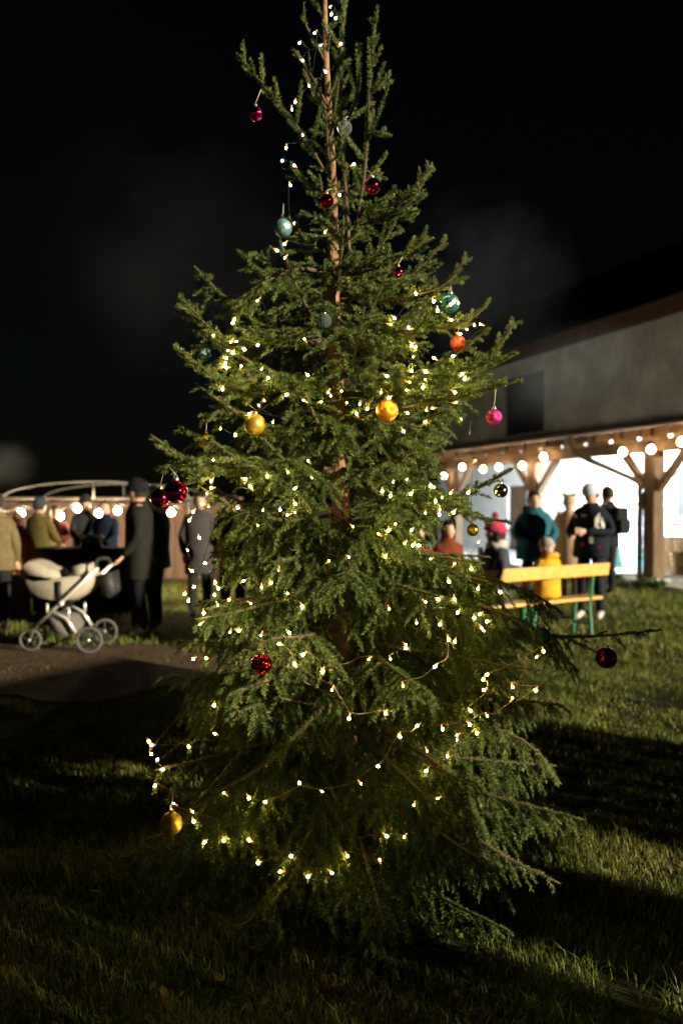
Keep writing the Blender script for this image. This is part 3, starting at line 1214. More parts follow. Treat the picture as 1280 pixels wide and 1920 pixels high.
# whorls
za = 0.20
wi = 0
while za < 3.42:
    f = za / 3.6
    if za < 0.7:
        n, rise_t = 9, -0.10
    elif za < 1.5:
        n, rise_t = 9, -0.06
    elif za < 2.1:
        n, rise_t = 9, 0.10
    elif za < 2.6:
        n, rise_t = 8, 0.30
    elif za < 2.95:
        n, rise_t = 4, 0.55
    else:
        n, rise_t = 2, 0.95
    a0 = rng.random() * 6.283
    for k in range(n):
        az = a0 + 2 * math.pi * k / n + rng.normal(0, 0.16)
        rl = reach(za, az)
        for _ in range(3):
            rl = reach(za + rise_t * rl, az)
        rl *= 0.72 + 0.32 * rng.random()
        if za > 3.0:
            rl *= 0.8
        if rl < 0.07:
            continue
        h = Vector((math.cos(az), math.sin(az), 0))
        b0 = axis(za + rng.normal(0, 0.03))
        pts = []
        for j in range(8):
            u = j / 7
            if za > 2.95:
                zz = rise_t * rl * (u * 0.7 + 0.3 * u * u)
            elif za > 1.5:
                zz = rl * (rise_t * u - 0.10 * math.sin(math.pi * u) + 0.16 * u ** 3 * (1 if za > 2.0 else .4))
            else:
                zz = rl * (0.10 * u + (rise_t - 0.14) * u ** 1.6 + 0.05 * u ** 4)
            q = b0 + h * (rl * u) + Vector((0, 0, zz))
            q.z = max(q.z, 0.05)
            pts.append(q)
        dr = 0.0 if za > 2.9 else (0.15 if za > 2.4 else (0.45 if za > 1.7 else (0.75 if za > 0.9 else 0.85)))
        if za > 2.95:
            grow(pts, dr, dens=2200, bare=0.12, side_k=0.36, step=0.075, smax=0.17, nl=0.017, tint0=0.52, sub=False, rise=0.35)
        else:
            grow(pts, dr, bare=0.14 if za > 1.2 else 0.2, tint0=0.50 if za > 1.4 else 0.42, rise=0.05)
    za += 0.150 + 0.05 * rng.random() + (0.03 if za > 2.8 else 0)
    wi += 1

UP = dict(dens=2300, bare=0.10, side_k=0.32, step=0.08, smax=0.17, nl=0.0175, sub=False, rise=0.30, tint0=0.55)
# leaders beside the trunk tip and the long upper shoots
px_branch([(655, 600, 3.13), (652, 430, 3.12), (640, 250, 3.12), (638, 110, 3.11), (652, -30, 3.10)], 0.0, **{**UP, 'bare': 0.3, 'step': 0.09, 'smax': 0.11, 'r0': 0.011})
px_branch([(668, 420, 3.12), (684, 320, 3.08), (690, 200, 3.05), (698, 90, 3.03), (706, 28, 3.02)], 0.0, **{**UP, 'step': 0.065, 'r0': 0.007})
px_branch([(612, 330, 3.16), (560, 245, 3.08), (505, 182, 3.0), (447, 108, 2.95)], 0.0, **{**UP, 'step': 0.045, 'r0': 0.006})
px_branch([(606, 40, 3.2), (590, 15, 3.2), (565, -20, 3.2)], 0.0, **UP)
px_branch([(608, 120, 3.2), (588, 80, 3.18), (564, 40, 3.16)], 0.0, **{**UP, 'dens': 350})
px_branch([(612, 200, 3.2), (585, 150, 3.16), (548, 95, 3.14)], 0.0, **{**UP, 'dens': 200})
px_branch([(616, 215, 3.2), (590, 180, 3.15), (570, 140, 3.1)], 0.0, **UP)
px_branch([(640, 250, 3.12), (668, 190, 3.08), (676, 90, 3.05)], 0.0, **UP)
px_branch([(690, 180, 3.05), (712, 165, 3.03), (731, 142, 3.02)], 0.0, **UP)
px_branch([(690, 250, 3.06), (710, 255, 3.03), (722, 245, 3.02)], 0.0, **UP)
SIDE = dict(dens=1600, bare=0.18, side_k=0.40, step=0.036, smax=0.22, rise=0.18, tint0=0.56)
px_branch([(655, 440, 3.2), (715, 412, 3.08), (772, 378, 3.0), (808, 312, 2.95)], 0.05, **SIDE)
px_branch([(650, 520, 3.2), (720, 500, 3.02), (770, 470, 2.95), (800, 446, 2.92)], 0.1, **SIDE)
px_branch([(640, 585, 3.2), (740, 560, 2.95), (825, 540, 2.85), (872, 488, 2.8)], 0.1, **SIDE)
px_branch([(640, 640, 3.2), (760, 620, 2.95), (860, 612, 2.82), (910, 575, 2.8)], 0.1, **SIDE)
px_branch([(640, 740, 3.2), (780, 735, 2.9), (895, 700, 2.78), (962, 606, 2.72)], 0.12, **SIDE)
px_branch([(640, 780, 3.2), (800, 755, 2.9), (900, 735, 2.8), (966, 716, 2.75)], 0.2, **SIDE)
px_branch([(630, 640, 3.2), (480, 650, 2.95), (395, 625, 2.9), (340, 558, 2.88)], 0.1, **SIDE)
px_branch([(630, 720, 3.2), (480, 735, 2.88), (390, 700, 2.8), (330, 655, 2.75)], 0.15, **SIDE)
px_branch([(630, 880, 3.2), (450, 872, 2.85), (360, 868, 2.7), (286, 818, 2.62)], 0.25, **SIDE)
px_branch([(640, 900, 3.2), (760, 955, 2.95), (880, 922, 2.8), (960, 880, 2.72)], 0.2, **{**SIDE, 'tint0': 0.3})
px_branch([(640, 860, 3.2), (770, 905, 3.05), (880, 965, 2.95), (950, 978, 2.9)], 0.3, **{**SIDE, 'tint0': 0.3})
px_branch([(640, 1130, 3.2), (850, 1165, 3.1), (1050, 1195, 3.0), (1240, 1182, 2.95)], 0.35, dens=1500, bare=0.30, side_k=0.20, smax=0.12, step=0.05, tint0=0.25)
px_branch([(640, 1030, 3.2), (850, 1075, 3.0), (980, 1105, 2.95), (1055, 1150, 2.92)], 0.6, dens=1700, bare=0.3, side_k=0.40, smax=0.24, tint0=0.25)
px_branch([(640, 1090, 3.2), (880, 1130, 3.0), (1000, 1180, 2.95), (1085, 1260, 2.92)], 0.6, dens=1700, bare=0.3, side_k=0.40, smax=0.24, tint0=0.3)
px_branch([(640, 1330, 3.2), (800, 1420, 2.95), (850, 1470, 2.85), (885, 1560, 2.8), (905, 1600, 2.78)], 0.7, dens=1500, bare=0.35, side_k=0.5, smax=0.26, step=0.03, tint0=0.6)
px_branch([(640, 1300, 3.2), (880, 1355, 3.05), (990, 1395, 3.0), (1050, 1470, 2.98)], 0.6, dens=1500, bare=0.35, side_k=0.32, smax=0.2, tint0=0.6)
px_branch([(650, 1450, 3.2), (820, 1520, 2.9), (930, 1600, 2.8), (1050, 1660, 2.75)], 0.6, dens=1500, bare=0.35, side_k=0.32, smax=0.2, tint0=0.6)
px_branch([(640, 1180, 3.2), (560, 1195, 2.75), (500, 1200, 2.6), (430, 1240, 2.55)], 0.7, dens=1500, bare=0.3, side_k=0.4, smax=0.22, tint0=0.58)
px_branch([(625, 520, 3.18), (570, 505, 3.0), (520, 518, 2.85), (480, 545, 2.78), (440, 570, 2.75)], 0.4, dens=1500, bare=0.55, side_k=0.5, smax=0.22, tint0=0.5)
# small bare dead twigs, part of the tree
for pts in ([(655, 1340, 3.15), (600, 1325, 2.9), (525, 1310, 2.7)], [(668, 1340, 3.15), (610, 1300, 2.9), (560, 1275, 2.75)]):
    m = MB()
    m.tube(spline([at(*q) for q in pts], 12), list(np.linspace(0.007, 0.0025, 12)), 6)
    m.build('twig', TWIG, tree)

NP = np.concatenate(NEED_PTS)
NPX = 640 + NP[:, 0] / NP[:, 1] * FPX
NPY = HOR - (NP[:, 2] - CAM_H) / NP[:, 1] * FPX


def front_depth(x, y, r_, q=2):
    """depth of the outermost needles around a pixel, or None"""
    k = (np.abs(NPX - x) < r_) & (np.abs(NPY - y) < r_)
    if k.sum() < 4:
        return None
    return float(np.percentile(NP[k, 1], q))


print('NEEDLES', len(NP) * 3)

# ------------------------------------------------------------------ tiny lights on the tree
LEDS = """619,21 621,35 629,42 636,0 590,69 562,88 601,92 639,89 568,120 611,141 580,167 554,197 548,211 653,244 568,258 537,282 530,305 552,314 663,312
545,351 637,369 552,421 609,438 534,460 520,472 534,486|
440,599 437,607 433,642 444,641 484,648 739,598 732,610 459,656 779,552 812,566 843,551 844,572 850,567 858,570 819,584 765,615 771,649 778,652 812,672 848,669 899,609
888,611 874,619 861,627 845,601 771,696 797,698 725,706 796,712 767,717 792,727 864,703 870,711 852,736 854,755 668,740 729,747 401,630 428,658 437,663 425,672 423,682
453,687 425,690 503,709 577,704 418,730 537,741 569,751 640,734 602,754 620,743 468,777 441,816 688,767 668,776 725,772 763,775 756,809 799,770 810,766 796,791|
400,863 501,893 460,898 716,921 732,930 737,904 762,899 807,911 844,925 828,933 816,940 877,924 824,956 823,965 797,962 770,926 850,961 649,969 709,1001 727,995 771,994
396,902 396,915 388,925 379,945 391,950 362,960 355,976 470,913 553,916 446,952 493,957 525,956 553,945 483,985 374,1009 352,1032 384,1056 360,1071 403,1093 409,1104
402,1116 429,1125 457,1089 346,1114 353,1127 364,1101 408,1135 508,1093 538,1113 566,1138 382,1150 375,1171 447,1183 431,1186 542,1187 489,1192 722,1043 785,1023 774,1023
807,1048 883,1067 852,1057 841,1091 896,1104 938,1111 821,1124 798,1129 852,1124 858,1149 781,1169 824,1171 889,1159 913,1166 899,1152 903,1178 907,1183 853,1204|
761,1209 760,1216 642,1212 691,1237 732,1237 605,1260 568,1228 386,1235 362,1236 401,1324 402,1377
353,1402 283,1399 278,1392 283,1416 294,1426 304,1445 289,1476 324,1509 320,1522 360,1525 362,1544 382,1583 418,1580 466,1579 483,1622 524,1638 545,1609 577,1648 622,1641
651,1609 712,1616 725,1571 758,1573 776,1513 821,1500 799,1448 839,1420 801,1410 894,1376 857,1389 857,1380|
523,1208 552,1245 622,1295 654,1349 723,1339 756,1287 815,1251 841,1200|
419,1489 466,1499 497,1507 561,1470 604,1487 677,1472 709,1439 750,1383 782,1363|
830,1369 881,1360 914,1344 961,1310 1005,1296 961,1289 1006,1233 1019,1222 913,1266 906,1275 907,1295 882,1334 900,1347"""
LED = mat('led_lens', (1.0, 0.9, 0.7), 0.3, var=0, emit=(1.0, 0.76, 0.22), estr=115)
LEDC = mat('led_lens_cool', (0.95, 1.0, 1.0), 0.3, var=0, emit=(0.80, 0.97, 1.0), estr=16)
LEDD = mat('led_lens_dim', (1.0, 0.9, 0.7), 0.3, var=0, emit=(1.0, 0.74, 0.20), estr=28)
LENS = mat('led_amber_tail', (0.9, 0.45, 0.08), 0.25, var=0, trans=0.6, emit=(1.0, 0.50, 0.10), estr=0.35)
WIRE_G = mat('led_wire_green', (0.012, 0.022, 0.012), 0.5, var=0)
WIRE = mat('led_wire', (0.24, 0.16, 0.08), 0.4, metal=0.5, var=0.2)


def led_mesh(m_, r_=0.0039):
    m = MB()
    m.lathe((0, 0, 0), [(0.35 * r_, -1.2 * r_), (0.85 * r_, -0.7 * r_), (r_, 0), (0.9 * r_, 0.6 * r_), (0.75 * r_, 1.1 * r_)], 10)
    return m.mesh('led', m_)


tailm = MB()
tailm.lathe((0, 0, 0), [(0.0029, 0.0044), (0.0026, 0.010), (0.0024, 0.014), (0.0012, 0.017)], 8)
TAIL = tailm.mesh('tail', LENS)
LABELS = ['cool white tiny lights wound round the bare top of the tree', 'warm tiny lights looped through the upper middle of the tree',
          'warm tiny lights looped through the wide middle of the tree', 'warm tiny lights hung loosely round the dark lower tree',
          'swag of warm tiny lights on copper wire before the dark lower trunk',
          'short run of warm tiny lights on copper wire, low on the left side', 'short run of warm tiny lights reaching right, low on the tree']
for gi, grp in enumerate(LEDS.split('|')):
    pts = [tuple(float(v) for v in q.split(',')) for q in grp.split()]
    if gi in (1, 2):                                    # fainter extra lights added at random to fill the tree
        y0, y1 = ((560, 840), (860, 1200))[gi - 1]
        for _ in range(18):
            yy_ = random.uniform(y0, y1)
            hw = 215 + (yy_ - 560) * 0.13
            pts.append((random.uniform(640 - hw, 640 + hw), yy_))
    n_seen = len(grp.split())
    pos3 = []
    last = 2.9
    for x, y in pts:
        d = front_depth(x, y, 9) or front_depth(x, y, 26)
        if d is None:
            d = last
        last = d
        pos3.append(at(x, y, max(2.1, d - 0.012)))
    if gi >= 4:                                         # free swags hang clear of the needles
        md = float(np.percentile([p.y for p in pos3], 12))
        pos3 = [at(x, y, md - 0.02 + 0.03 * math.sin(k * 1.7)) for k, (x, y) in enumerate(pts)]
    root = thing('string_light', LABELS[gi], 'string lights', pos3[0])
    lm_ = led_mesh(LEDC if gi == 0 else LED)
    lm_s = led_mesh(LEDC if gi == 0 else LEDD, 0.0029)
    order = list(range(len(pts)))
    if gi < 4:                                          # run the wire from light to nearest light
        left = set(order[1:])
        order = [0]
        while left:
            c = pos3[order[-1]]
            j = min(left, key=lambda k: (pos3[k] - c).length)
            order.append(j)
            left.discard(j)
    run = []
    prev = None
    for j in order:
        p = pos3[j]
        ax = Vector((random.gauss(0, .6), random.gauss(0.35, .3), random.gauss(0.5, .6))).normalized()
        rot = ax.to_track_quat('Z', 'Y').to_euler()
        b = place('led', lm_ if random.random() < 0.72 and j < n_seen else lm_s, p, root, rot)
        t_ = bpy.data.objects.new('tail', TAIL)
        COL.objects.link(t_)
        t_.parent = b
        e = p + ax * 0.017
        if prev is not None:
            L = (e - prev).length
            inside = 0.02 if gi >= 4 else min(0.35, 0.32 * L)
            mid = (prev + e) / 2 + Vector((random.gauss(0, .012), inside, -0.10 * L))
            q1 = prev.lerp(mid, .5) + Vector((random.gauss(0, .006), 0, random.gauss(-0.004, .006)))
            run += spline([prev, q1, mid, e], 10)[:-1]
        prev = e
    run.append(prev)
    wm = MB()
    wm.tube(run, 0.0013 if gi >= 4 else 0.0009, 4, cap=False)
    wm.build('wire', WIRE if gi > 2 else WIRE_G, root)

# ------------------------------------------------------------------ baubles
def glitter_mat(name, col):
    m = mat(name, col, 0.35, metal=0.75, var=0.35, scale=260, bump=0.35, bscale=420, col2=tuple(min(1, c * 1.9 + 0.03) for c in col))
    return m


BM = {
    'crimson': mat('bauble_crimson', (0.55, 0.010, 0.10), 0.06, metal=1.0, var=0.0),
    'red': mat('bauble_red', (0.62, 0.018, 0.016), 0.07, metal=1.0, var=0.0),
    'pink': mat('bauble_pink', (0.75, 0.06, 0.22), 0.06, metal=1.0, var=0.0),
    'shadedred': mat('bauble_shaded_red', (0.16, 0.006, 0.008), 0.25, metal=1.0, var=0.0),  # red with the shade put into its colour
    'gold': mat('bauble_gold', (0.85, 0.52, 0.07), 0.36, metal=0.75, var=0.10, scale=30),
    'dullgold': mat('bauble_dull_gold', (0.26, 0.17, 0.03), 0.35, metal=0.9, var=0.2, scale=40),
    'orange': glitter_mat('bauble_orange', (0.75, 0.22, 0.015)),
    'orangered': glitter_mat('bauble_orange_red', (0.62, 0.060, 0.018)),
    'magenta': glitter_mat('bauble_magenta', (0.42, 0.015, 0.15)),
    'teal': mat('bauble_teal_frost', (0.20, 0.36, 0.36), 0.40, metal=0.55, var=0.5, scale=60, bump=0.25, bscale=120),
    'shadedteal': mat('bauble_teal_glitter', (0.03, 0.07, 0.055), 0.3, metal=0.7, var=0.6, scale=150, bump=0.2, bscale=250),  # dark teal glitter, darkened further to look shaded
    'glass': mat('bauble_clear_glass', (0.75, 0.95, 0.95), 0.03, var=0, trans=0.95, ior=1.12),
    'tealglass': mat('bauble_teal_glass', (0.25, 0.75, 0.72), 0.03, var=0, trans=0.9, ior=1.15),
    'silver': mat('bauble_silver', (0.55, 0.56, 0.50), 0.12, metal=1.0, var=0.0),
}
CAPM = {'gold': mat('cap_gold', (0.75, 0.55, 0.25), 0.3, metal=1.0, var=0), 'silver': mat('cap_silver', (0.7, 0.7, 0.7), 0.3, metal=1.0, var=0)}
STRING = mat('bauble_thread', (0.55, 0.53, 0.48), 0.6, var=0.1)
# x, y, diameter px, finish, cap, label, depth override, sink (how deep it hangs among the needles)
BAUBLES = [
    (480, 218, 27, 'pink', 'silver', 'small shiny pink bauble on the uppermost left branch', 2.98),
    (697, 352, 31, 'pink', 'gold', 'shiny pink bauble on the right near the tree top', 2.98),
    (612, 380, 27, 'red', 'gold', 'small shiny red bauble in front of the upper trunk', 2.94),
    (531, 430, 34, 'teal', 'silver', 'frosted pale teal bauble at the upper left outline', 3.02),
    (646, 245, 28, 'glass', 'silver', 'clear glass bauble beside the bare top trunk', 3.04),
    (746, 512, 21, 'pink', 'gold', 'tiny shiny pink bauble among the upper right branches', None),
    (843, 570, 35, 'tealglass', 'silver', 'clear teal glass bauble beside tiny lights on an upper right branch', 2.86),
    (857, 644, 29, 'orangered', 'gold', 'orange-red glitter bauble at the right outline', 2.84),
    (725, 770, 42, 'orange', 'gold', 'large orange glitter bauble near the middle of the tree', None),
    (478, 796, 40, 'gold', 'gold', 'large satin gold bauble hanging on a thread, upper left', None),
    (387, 828, 29, 'gold', 'gold', 'smaller gold bauble half hidden at the left outline', 3.05),
    (382, 665, 29, 'teal', 'silver', 'dim pale teal bauble deep in the left branches', 3.12),
    (925, 782, 30, 'magenta', 'silver', 'magenta glitter bauble hanging free on the right before the barn wall', 2.74),
    (330, 922, 44, 'crimson', 'silver', 'large shiny crimson bauble hanging from the left branch', 2.66),
    (301, 934, 36, 'crimson', 'gold', 'crimson bauble half behind the larger crimson one on the left', 2.80),
    (490, 1246, 40, 'red', 'gold', 'shiny dark red bauble under an arched branch, lower left', None),
    (320, 1547, 42, 'gold', 'gold', 'dull gold bauble low at the left outline', None),
    (1137, 1234, 40, 'shadedred', 'silver', 'dim red bauble under the long thin branch on the right', 2.96),
    (608, 603, 27, 'glass', 'silver', 'clear glass bauble before the trunk among upper branches', None),
    (1016, 1194, 36, 'shadedteal', 'silver', 'dark teal glitter bauble, darkened more as in shade, lower right', 2.92),
    (914, 1328, 24, 'shadedred', 'gold', 'red bauble coloured dark as in deep shade near the lower right lights', 3.02),
    (938, 920, 27, 'silver', 'silver', 'silvery bauble on the branch in front of the lit barn porch', 2.76),
    (886, 994, 23, 'dullgold', 'gold', 'small gold bauble on the right beside the seated people', 3.0),
]
for x, y, dia, fin, capn, label, Yo in BAUBLES:
    d = Yo
    if d is None:
        fd = front_depth(x, y, dia * 0.5, 1)
        d = (fd or 2.8) - dia / 2 / FPX * 2.7 * 0.6
    c = at(x, y, d)
    r_ = dia / 2 / FPX * d
    o = thing('bauble', label, 'bauble', c, 'baubles on the tree')
    m = MB()
    m.ball(c, r_, 32, 20)
    m.build('ball', BM[fin], o)
    m = MB()
    m.lathe(c + Vector((0, 0, r_ * 0.96)), [(r_ * .26, 0), (r_ * .27, r_ * .02), (r_ * .26, r_ * .22), (r_ * .10, r_ * .26)], 14)
    m.tube([c + Vector((r_ * .14 * math.cos(a), 0, r_ * (1.28 + .14 * math.sin(a)))) for a in np.linspace(-.6, math.pi + .6, 12)], r_ * .03, 5)
    m.build('cap', CAPM[capn], o)
    # thread up to the nearest needles above
    top = c + Vector((0, 0, r_ * 1.4))
    k = (np.abs(NPX - x) < 14) & (NPY < y - dia * 0.75) & (NPY > y - dia * 0.75 - 70) & (np.abs(NP[:, 1] - d) < 0.14)
    if k.any():
        cand = NP[k]
        e = Vector(cand[np.argmin(np.linalg.norm(cand - np.array(top), axis=1))])
        if e.z < top.z + 0.012:
            e = top + Vector((0, 0.01, 0.03))
    else:
        e = top + Vector((0, 0.02, 0.05))
    m = MB()
    m.tube([top, top.lerp(e, .5) + Vector((0.001, 0, 0)), e], 0.0011, 5)
    m.build('thread', STRING, o)
# a lone silvery thread with nothing on it
m = MB()
m.tube(spline([at(882, 790, 2.8), at(881, 800, 2.8), at(879, 815, 2.8)], 6), 0.0012, 5)
lone = m.build('thread', STRING, origin=at(881, 800, 2.8))
tag(lone, 'short empty silver thread dangling right of the tree', 'thread')

# ------------------------------------------------------------------ people
SKIN = mat('skin', (0.55, 0.32, 0.22), 0.55, var=0.08, scale=20)
EYE = mat('eye_dark', (0.02, 0.015, 0.012), 0.3, var=0)
LIP = mat('lip', (0.40, 0.14, 0.12), 0.5, var=0)
SHOE = mat('shoe_dark', (0.025, 0.022, 0.020), 0.6, var=0.2)
SHOE_L = mat('shoe_pale', (0.42, 0.40, 0.38), 0.6, var=0.2)
FAB = {}


def fabric(c, rough=0.85):
    k = tuple(round(v, 3) for v in c)
    if k not in FAB:
        FAB[k] = mat('cloth_%d' % len(FAB), c, rough, var=0.22, scale=16, bump=0.22, bscale=11, sheen=0.0, spec=0.15)
    return FAB[k]


def skin_mesh(joints, edges, radii):
    """Skin + Subdivision over a joint skeleton -> evaluated mesh data (verts, faces)"""
    me = bpy.data.meshes.new('skeleton')
    names = list(joints)
    me.from_pydata([joints[n] for n in names], [(names.index(a), names.index(b)) for a, b in edges], [])
    ob = bpy.data.objects.new('skeleton', me)
    COL.objects.link(ob)
    md = ob.modifiers.new('skin', 'SKIN')
    md.use_smooth_shade = True
    if not me.skin_vertices:
        bm = bmesh.new()
        bm.from_mesh(me)
        bm.verts.layers.skin.verify()
        bm.to_mesh(me)
        bm.free()
    for i, n in enumerate(names):
        r_ = radii[n]
        me.skin_vertices[0].data[i].radius = r_ if hasattr(r_, '__len__') else (r_, r_)
        me.skin_vertices[0].data[i].use_root = (n == 'pelvis')
    sb = ob.modifiers.new('sub', 'SUBSURF')
    sb.levels = sb.render_levels = 1
    dg = bpy.context.evaluated_depsgraph_get()
    em = ob.evaluated_get(dg).to_mesh()
    V = [v.co.copy() for v in em.vertices]
    Fs = [tuple(p.vertices) for p in em.polygons]
    ob.evaluated_get(dg).to_mesh_clear()
    bpy.data.objects.remove(ob)
    bpy.data.meshes.remove(me)
    return V, Fs


def person(label, x, y, face, H=1.75, sit=None, coat=(0.05, 0.05, 0.05), legs=(0.02, 0.02, 0.025), shoe=SHOE, arms=None, hem=0.78,
           hat=None, hat_cuff=None, pom=False, hood=None, hair=(0.03, 0.02, 0.015), long_hair=False, gloves=None, look=(0, 0), puffy=1.0, ears=False,
           scarf=None, step=0.0, group=None, patches=(), pack=None, chest=None):
    """face: heading in degrees, 0 looks at the camera, + turns to picture right. sit: seat height"""
    S = H / 1.75
    root = thing('person', label, 'person', (x, y, 0), group)
    rot = Matrix.Rotation(R(180 + face), 4, 'Z')
    xf = Matrix.Translation((x, y, 0)) @ rot @ Matrix.Scale(S, 4)
    dz = 0.0
    if sit is not None:
        dz = sit / S + 0.10 - 0.93
    J = {'pelvis': (0, 0, 0.95 + dz), 'waist': (0, 0.005, 1.08 + dz), 'chest': (0, 0.01, 1.27 + dz), 'collar': (0, 0, 1.42 + dz), 'neck': (0, 0.005, 1.52 + dz),
         'skull': (0, 0.015, 1.60 + dz)}
    for s, n in ((-1, 'l'), (1, 'r')):
        J['sho' + n] = (s * 0.165, 0, 1.395 + dz)
        el, wr = (arms or {}).get(n, ((s * 0.25, -0.03, 1.13), (s * 0.23, 0.09, 0.90)))
        J['elb' + n] = (el[0], el[1], el[2] + dz)
        J['wri' + n] = (wr[0], wr[1], wr[2] + dz)
        J['hip' + n] = (s * 0.085, 0, 0.90 + dz)
        if sit is None:
            st_ = step * s
            J['kne' + n] = (s * 0.10, 0.03 + st_ * 0.5, 0.49)
            J['ank' + n] = (s * 0.105, -0.01 + st_, 0.085)
            J['toe' + n] = (s * 0.125, 0.17 + st_, 0.045)
        else:
            kz = min(0.50, 0.93 + dz + 0.02)
            J['kne' + n] = (s * 0.11, 0.43, max(kz, 0.93 + dz - 0.06))
            J['ank' + n] = (s * 0.11, 0.40, 0.085)
            J['toe' + n] = (s * 0.12, 0.58, 0.045)
    E = [('pelvis', 'waist'), ('waist', 'chest'), ('chest', 'collar'), ('collar', 'neck'), ('neck', 'skull')]
    for n in 'lr':
        E += [('collar', 'sho' + n), ('sho' + n, 'elb' + n), ('elb' + n, 'wri' + n), ('pelvis', 'hip' + n), ('hip' + n, 'kne' + n), ('kne' + n, 'ank' + n), ('ank' + n, 'toe' + n)]
    rad = {'pelvis': (0.15, 0.12), 'waist': (0.145, 0.115), 'chest': (0.165, 0.125), 'collar': (0.13, 0.10), 'neck': 0.055, 'skull': 0.06}
    for n in 'lr':
        rad.update({'sho' + n: 0.080 * puffy, 'elb' + n: 0.064 * puffy, 'wri' + n: 0.046, 'hip' + n: 0.110, 'kne' + n: 0.080, 'ank' + n: 0.058, 'toe' + n: 0.040})
    V, Fs = skin_mesh(J, E, rad)
    coatm, legm = fabric(coat), fabric(legs)
    mats_ = [coatm, legm, SKIN, shoe, EYE, LIP, fabric(gloves) if gloves else SKIN]
    seg = [(Vector(J[a]), Vector(J[b]), a, b) for a, b in E]

    def reg(c):
        best, bn = 9, None
        for a, b, na, nb_ in seg:
            ab = b - a
            t = max(0, min(1, (c - a).dot(ab) / ab.length_squared))
            d = (c - a - ab * t).length
            if d < best:
                best, bn = d, (na, nb_)
        na, nb_ = bn
        if na == 'neck' or (na == 'collar' and nb_ == 'neck' and c.z > 1.47 + dz):
            return 2
        if na.startswith('ank'):
            return 3
        if na.startswith('kne') and c.z < 0.12:
            return 3
        if na.startswith(('hip', 'kne')) or nb_.startswith('hip'):
            return 1
        return 0
    body = MB(xf)
    body.v = [tuple(xf @ v) for v in V]
    for f in Fs:
        c = sum((V[i] for i in f), Vector()) / len(f)
        body.f.append(f)
        body.mi.append(reg(c))
        body.sm.append(True)
    # head: shaped skull with jaw, brow, nose, eyes, mouth, ears; turned by look
    hc = Vector((0, 0.02, 1.635 + dz))
    hr = Matrix.Translation(hc) @ Matrix.Scale(1.07, 4) @ Matrix.Rotation(R(look[0]), 4, 'Z') @ Matrix.Rotation(R(look[1]), 4, 'X')
    hm = MB(xf @ hr)
    rings = []
    for j in range(1, 12):
        a = -math.pi / 2 + math.pi * j / 12
        z = 0.118 * math.sin(a)
        rr = math.cos(a)
        ring = []
        for k in range(18):
            b = 2 * math.pi * k / 18
            fx, fy = math.cos(b), math.sin(b)
            jaw = 1.0 - (0.20 * max(0, -z / 0.118)) * (1 if fy > 0 else 0.3)
            px_, py_ = 0.077 * rr * fx * jaw, 0.096 * rr * fy
            if fy > 0.75 and -0.035 < z < 0.0:
                py_ += 0.004
            if fy > 0.5 and z < -0.07:
                py_ += 0.010
            ring.append((px_, py_, z))
        rings.append(ring)
    hm.rings(rings, 2)
    hm.add([(-0.012, 0.088, 0.012), (0.012, 0.088, 0.012), (0.017, 0.090, -0.030), (-0.017, 0.090, -0.030), (0, 0.118, -0.024)], [(0, 1, 4), (1, 2, 4), (2, 3, 4), (3, 0, 4)], 2, True)
    for s in (-1, 1):
        hm.ball((s * 0.031, 0.081, 0.010), (0.011, 0.008, 0.007), 8, 6, 4)
        hm.ball((s * 0.078, -0.005, -0.005), (0.010, 0.018, 0.028), 8, 6, 2)
        hm.box((s * 0.031, 0.087, 0.031), (0.028, 0.006, 0.006), mi=4)
    hm.ball((0, 0.083, -0.058), (0.022, 0.008, 0.006), 10, 6, 5)
    # hands: palm, four fingers bent at the knuckles and a thumb
    for s, n in ((-1, 'l'), (1, 'r')):
        el, wr = Vector(J['elb' + n]), Vector(J['wri' + n])
        t = (wr - el).normalized()
        sd = t.cross(Vector((0, 1, 0.2)))
        if sd.length < 0.2:
            sd = Vector((1, 0, 0))
        sd.normalize()
        nm = sd.cross(t).normalized()
        p0 = wr + t * 0.02
        hm2 = MB(xf)
        hm2.rings([[p0 + t * u + sd * (wv * math.cos(q)) + nm * (0.016 * math.sin(q)) for q in np.linspace(0, 2 * math.pi, 9)[:-1]] for u, wv in
                   ((-0.02, 0.028), (0.02, 0.036), (0.06, 0.042), (0.085, 0.036))], 6)
        for k, ln in enumerate((0.062, 0.075, 0.070, 0.054)):
            b0 = p0 + t * 0.078 + sd * (-0.030 + 0.020 * k)
            b1 = b0 + (t * 0.85 + nm * 0.35).normalized() * ln * 0.5
            b2 = b1 + (t * 0.45 + nm * 0.85).normalized() * ln * 0.5
            hm2.tube([b0, b1, b2], [0.0095, 0.009, 0.007], 6, 6)
        b0 = p0 + t * 0.02 - sd * 0.034
        hm2.tube([b0, b0 - sd * 0.022 + t * 0.025 + nm * .01, b0 - sd * 0.024 + t * 0.058 + nm * 0.02], [0.012, 0.011, 0.008], 6, 6)
        body.f += [tuple(i + len(body.v) for i in f) for f in hm2.f]
        body.v += hm2.v
        body.mi += hm2.mi
        body.sm += hm2.sm
    n0 = len(body.v)
    body.f += [tuple(i + n0 for i in f) for f in hm.f]
    body.v += hm.v
    body.mi += hm.mi
    body.sm += hm.sm
    body.build('body', mats_, root)
    # jacket shell with hem, over the trunk
    jm = MB(xf)
    zb = hem + dz if sit is None else 0.93 + dz - 0.06
    prof = [(zb, 0.205, 0.150), (zb + 0.02, 0.215, 0.160), (1.02 + dz, 0.205, 0.150), (1.15 + dz, 0.205, 0.150), (1.28 + dz, 0.215, 0.155), (1.38 + dz, 0.212, 0.148), (1.45 + dz, 0.165, 0.122),
            (1.49 + dz, 0.100, 0.098), (1.535 + dz, 0.088, 0.092)]
    rings = []
    rr_ = random.Random(label)
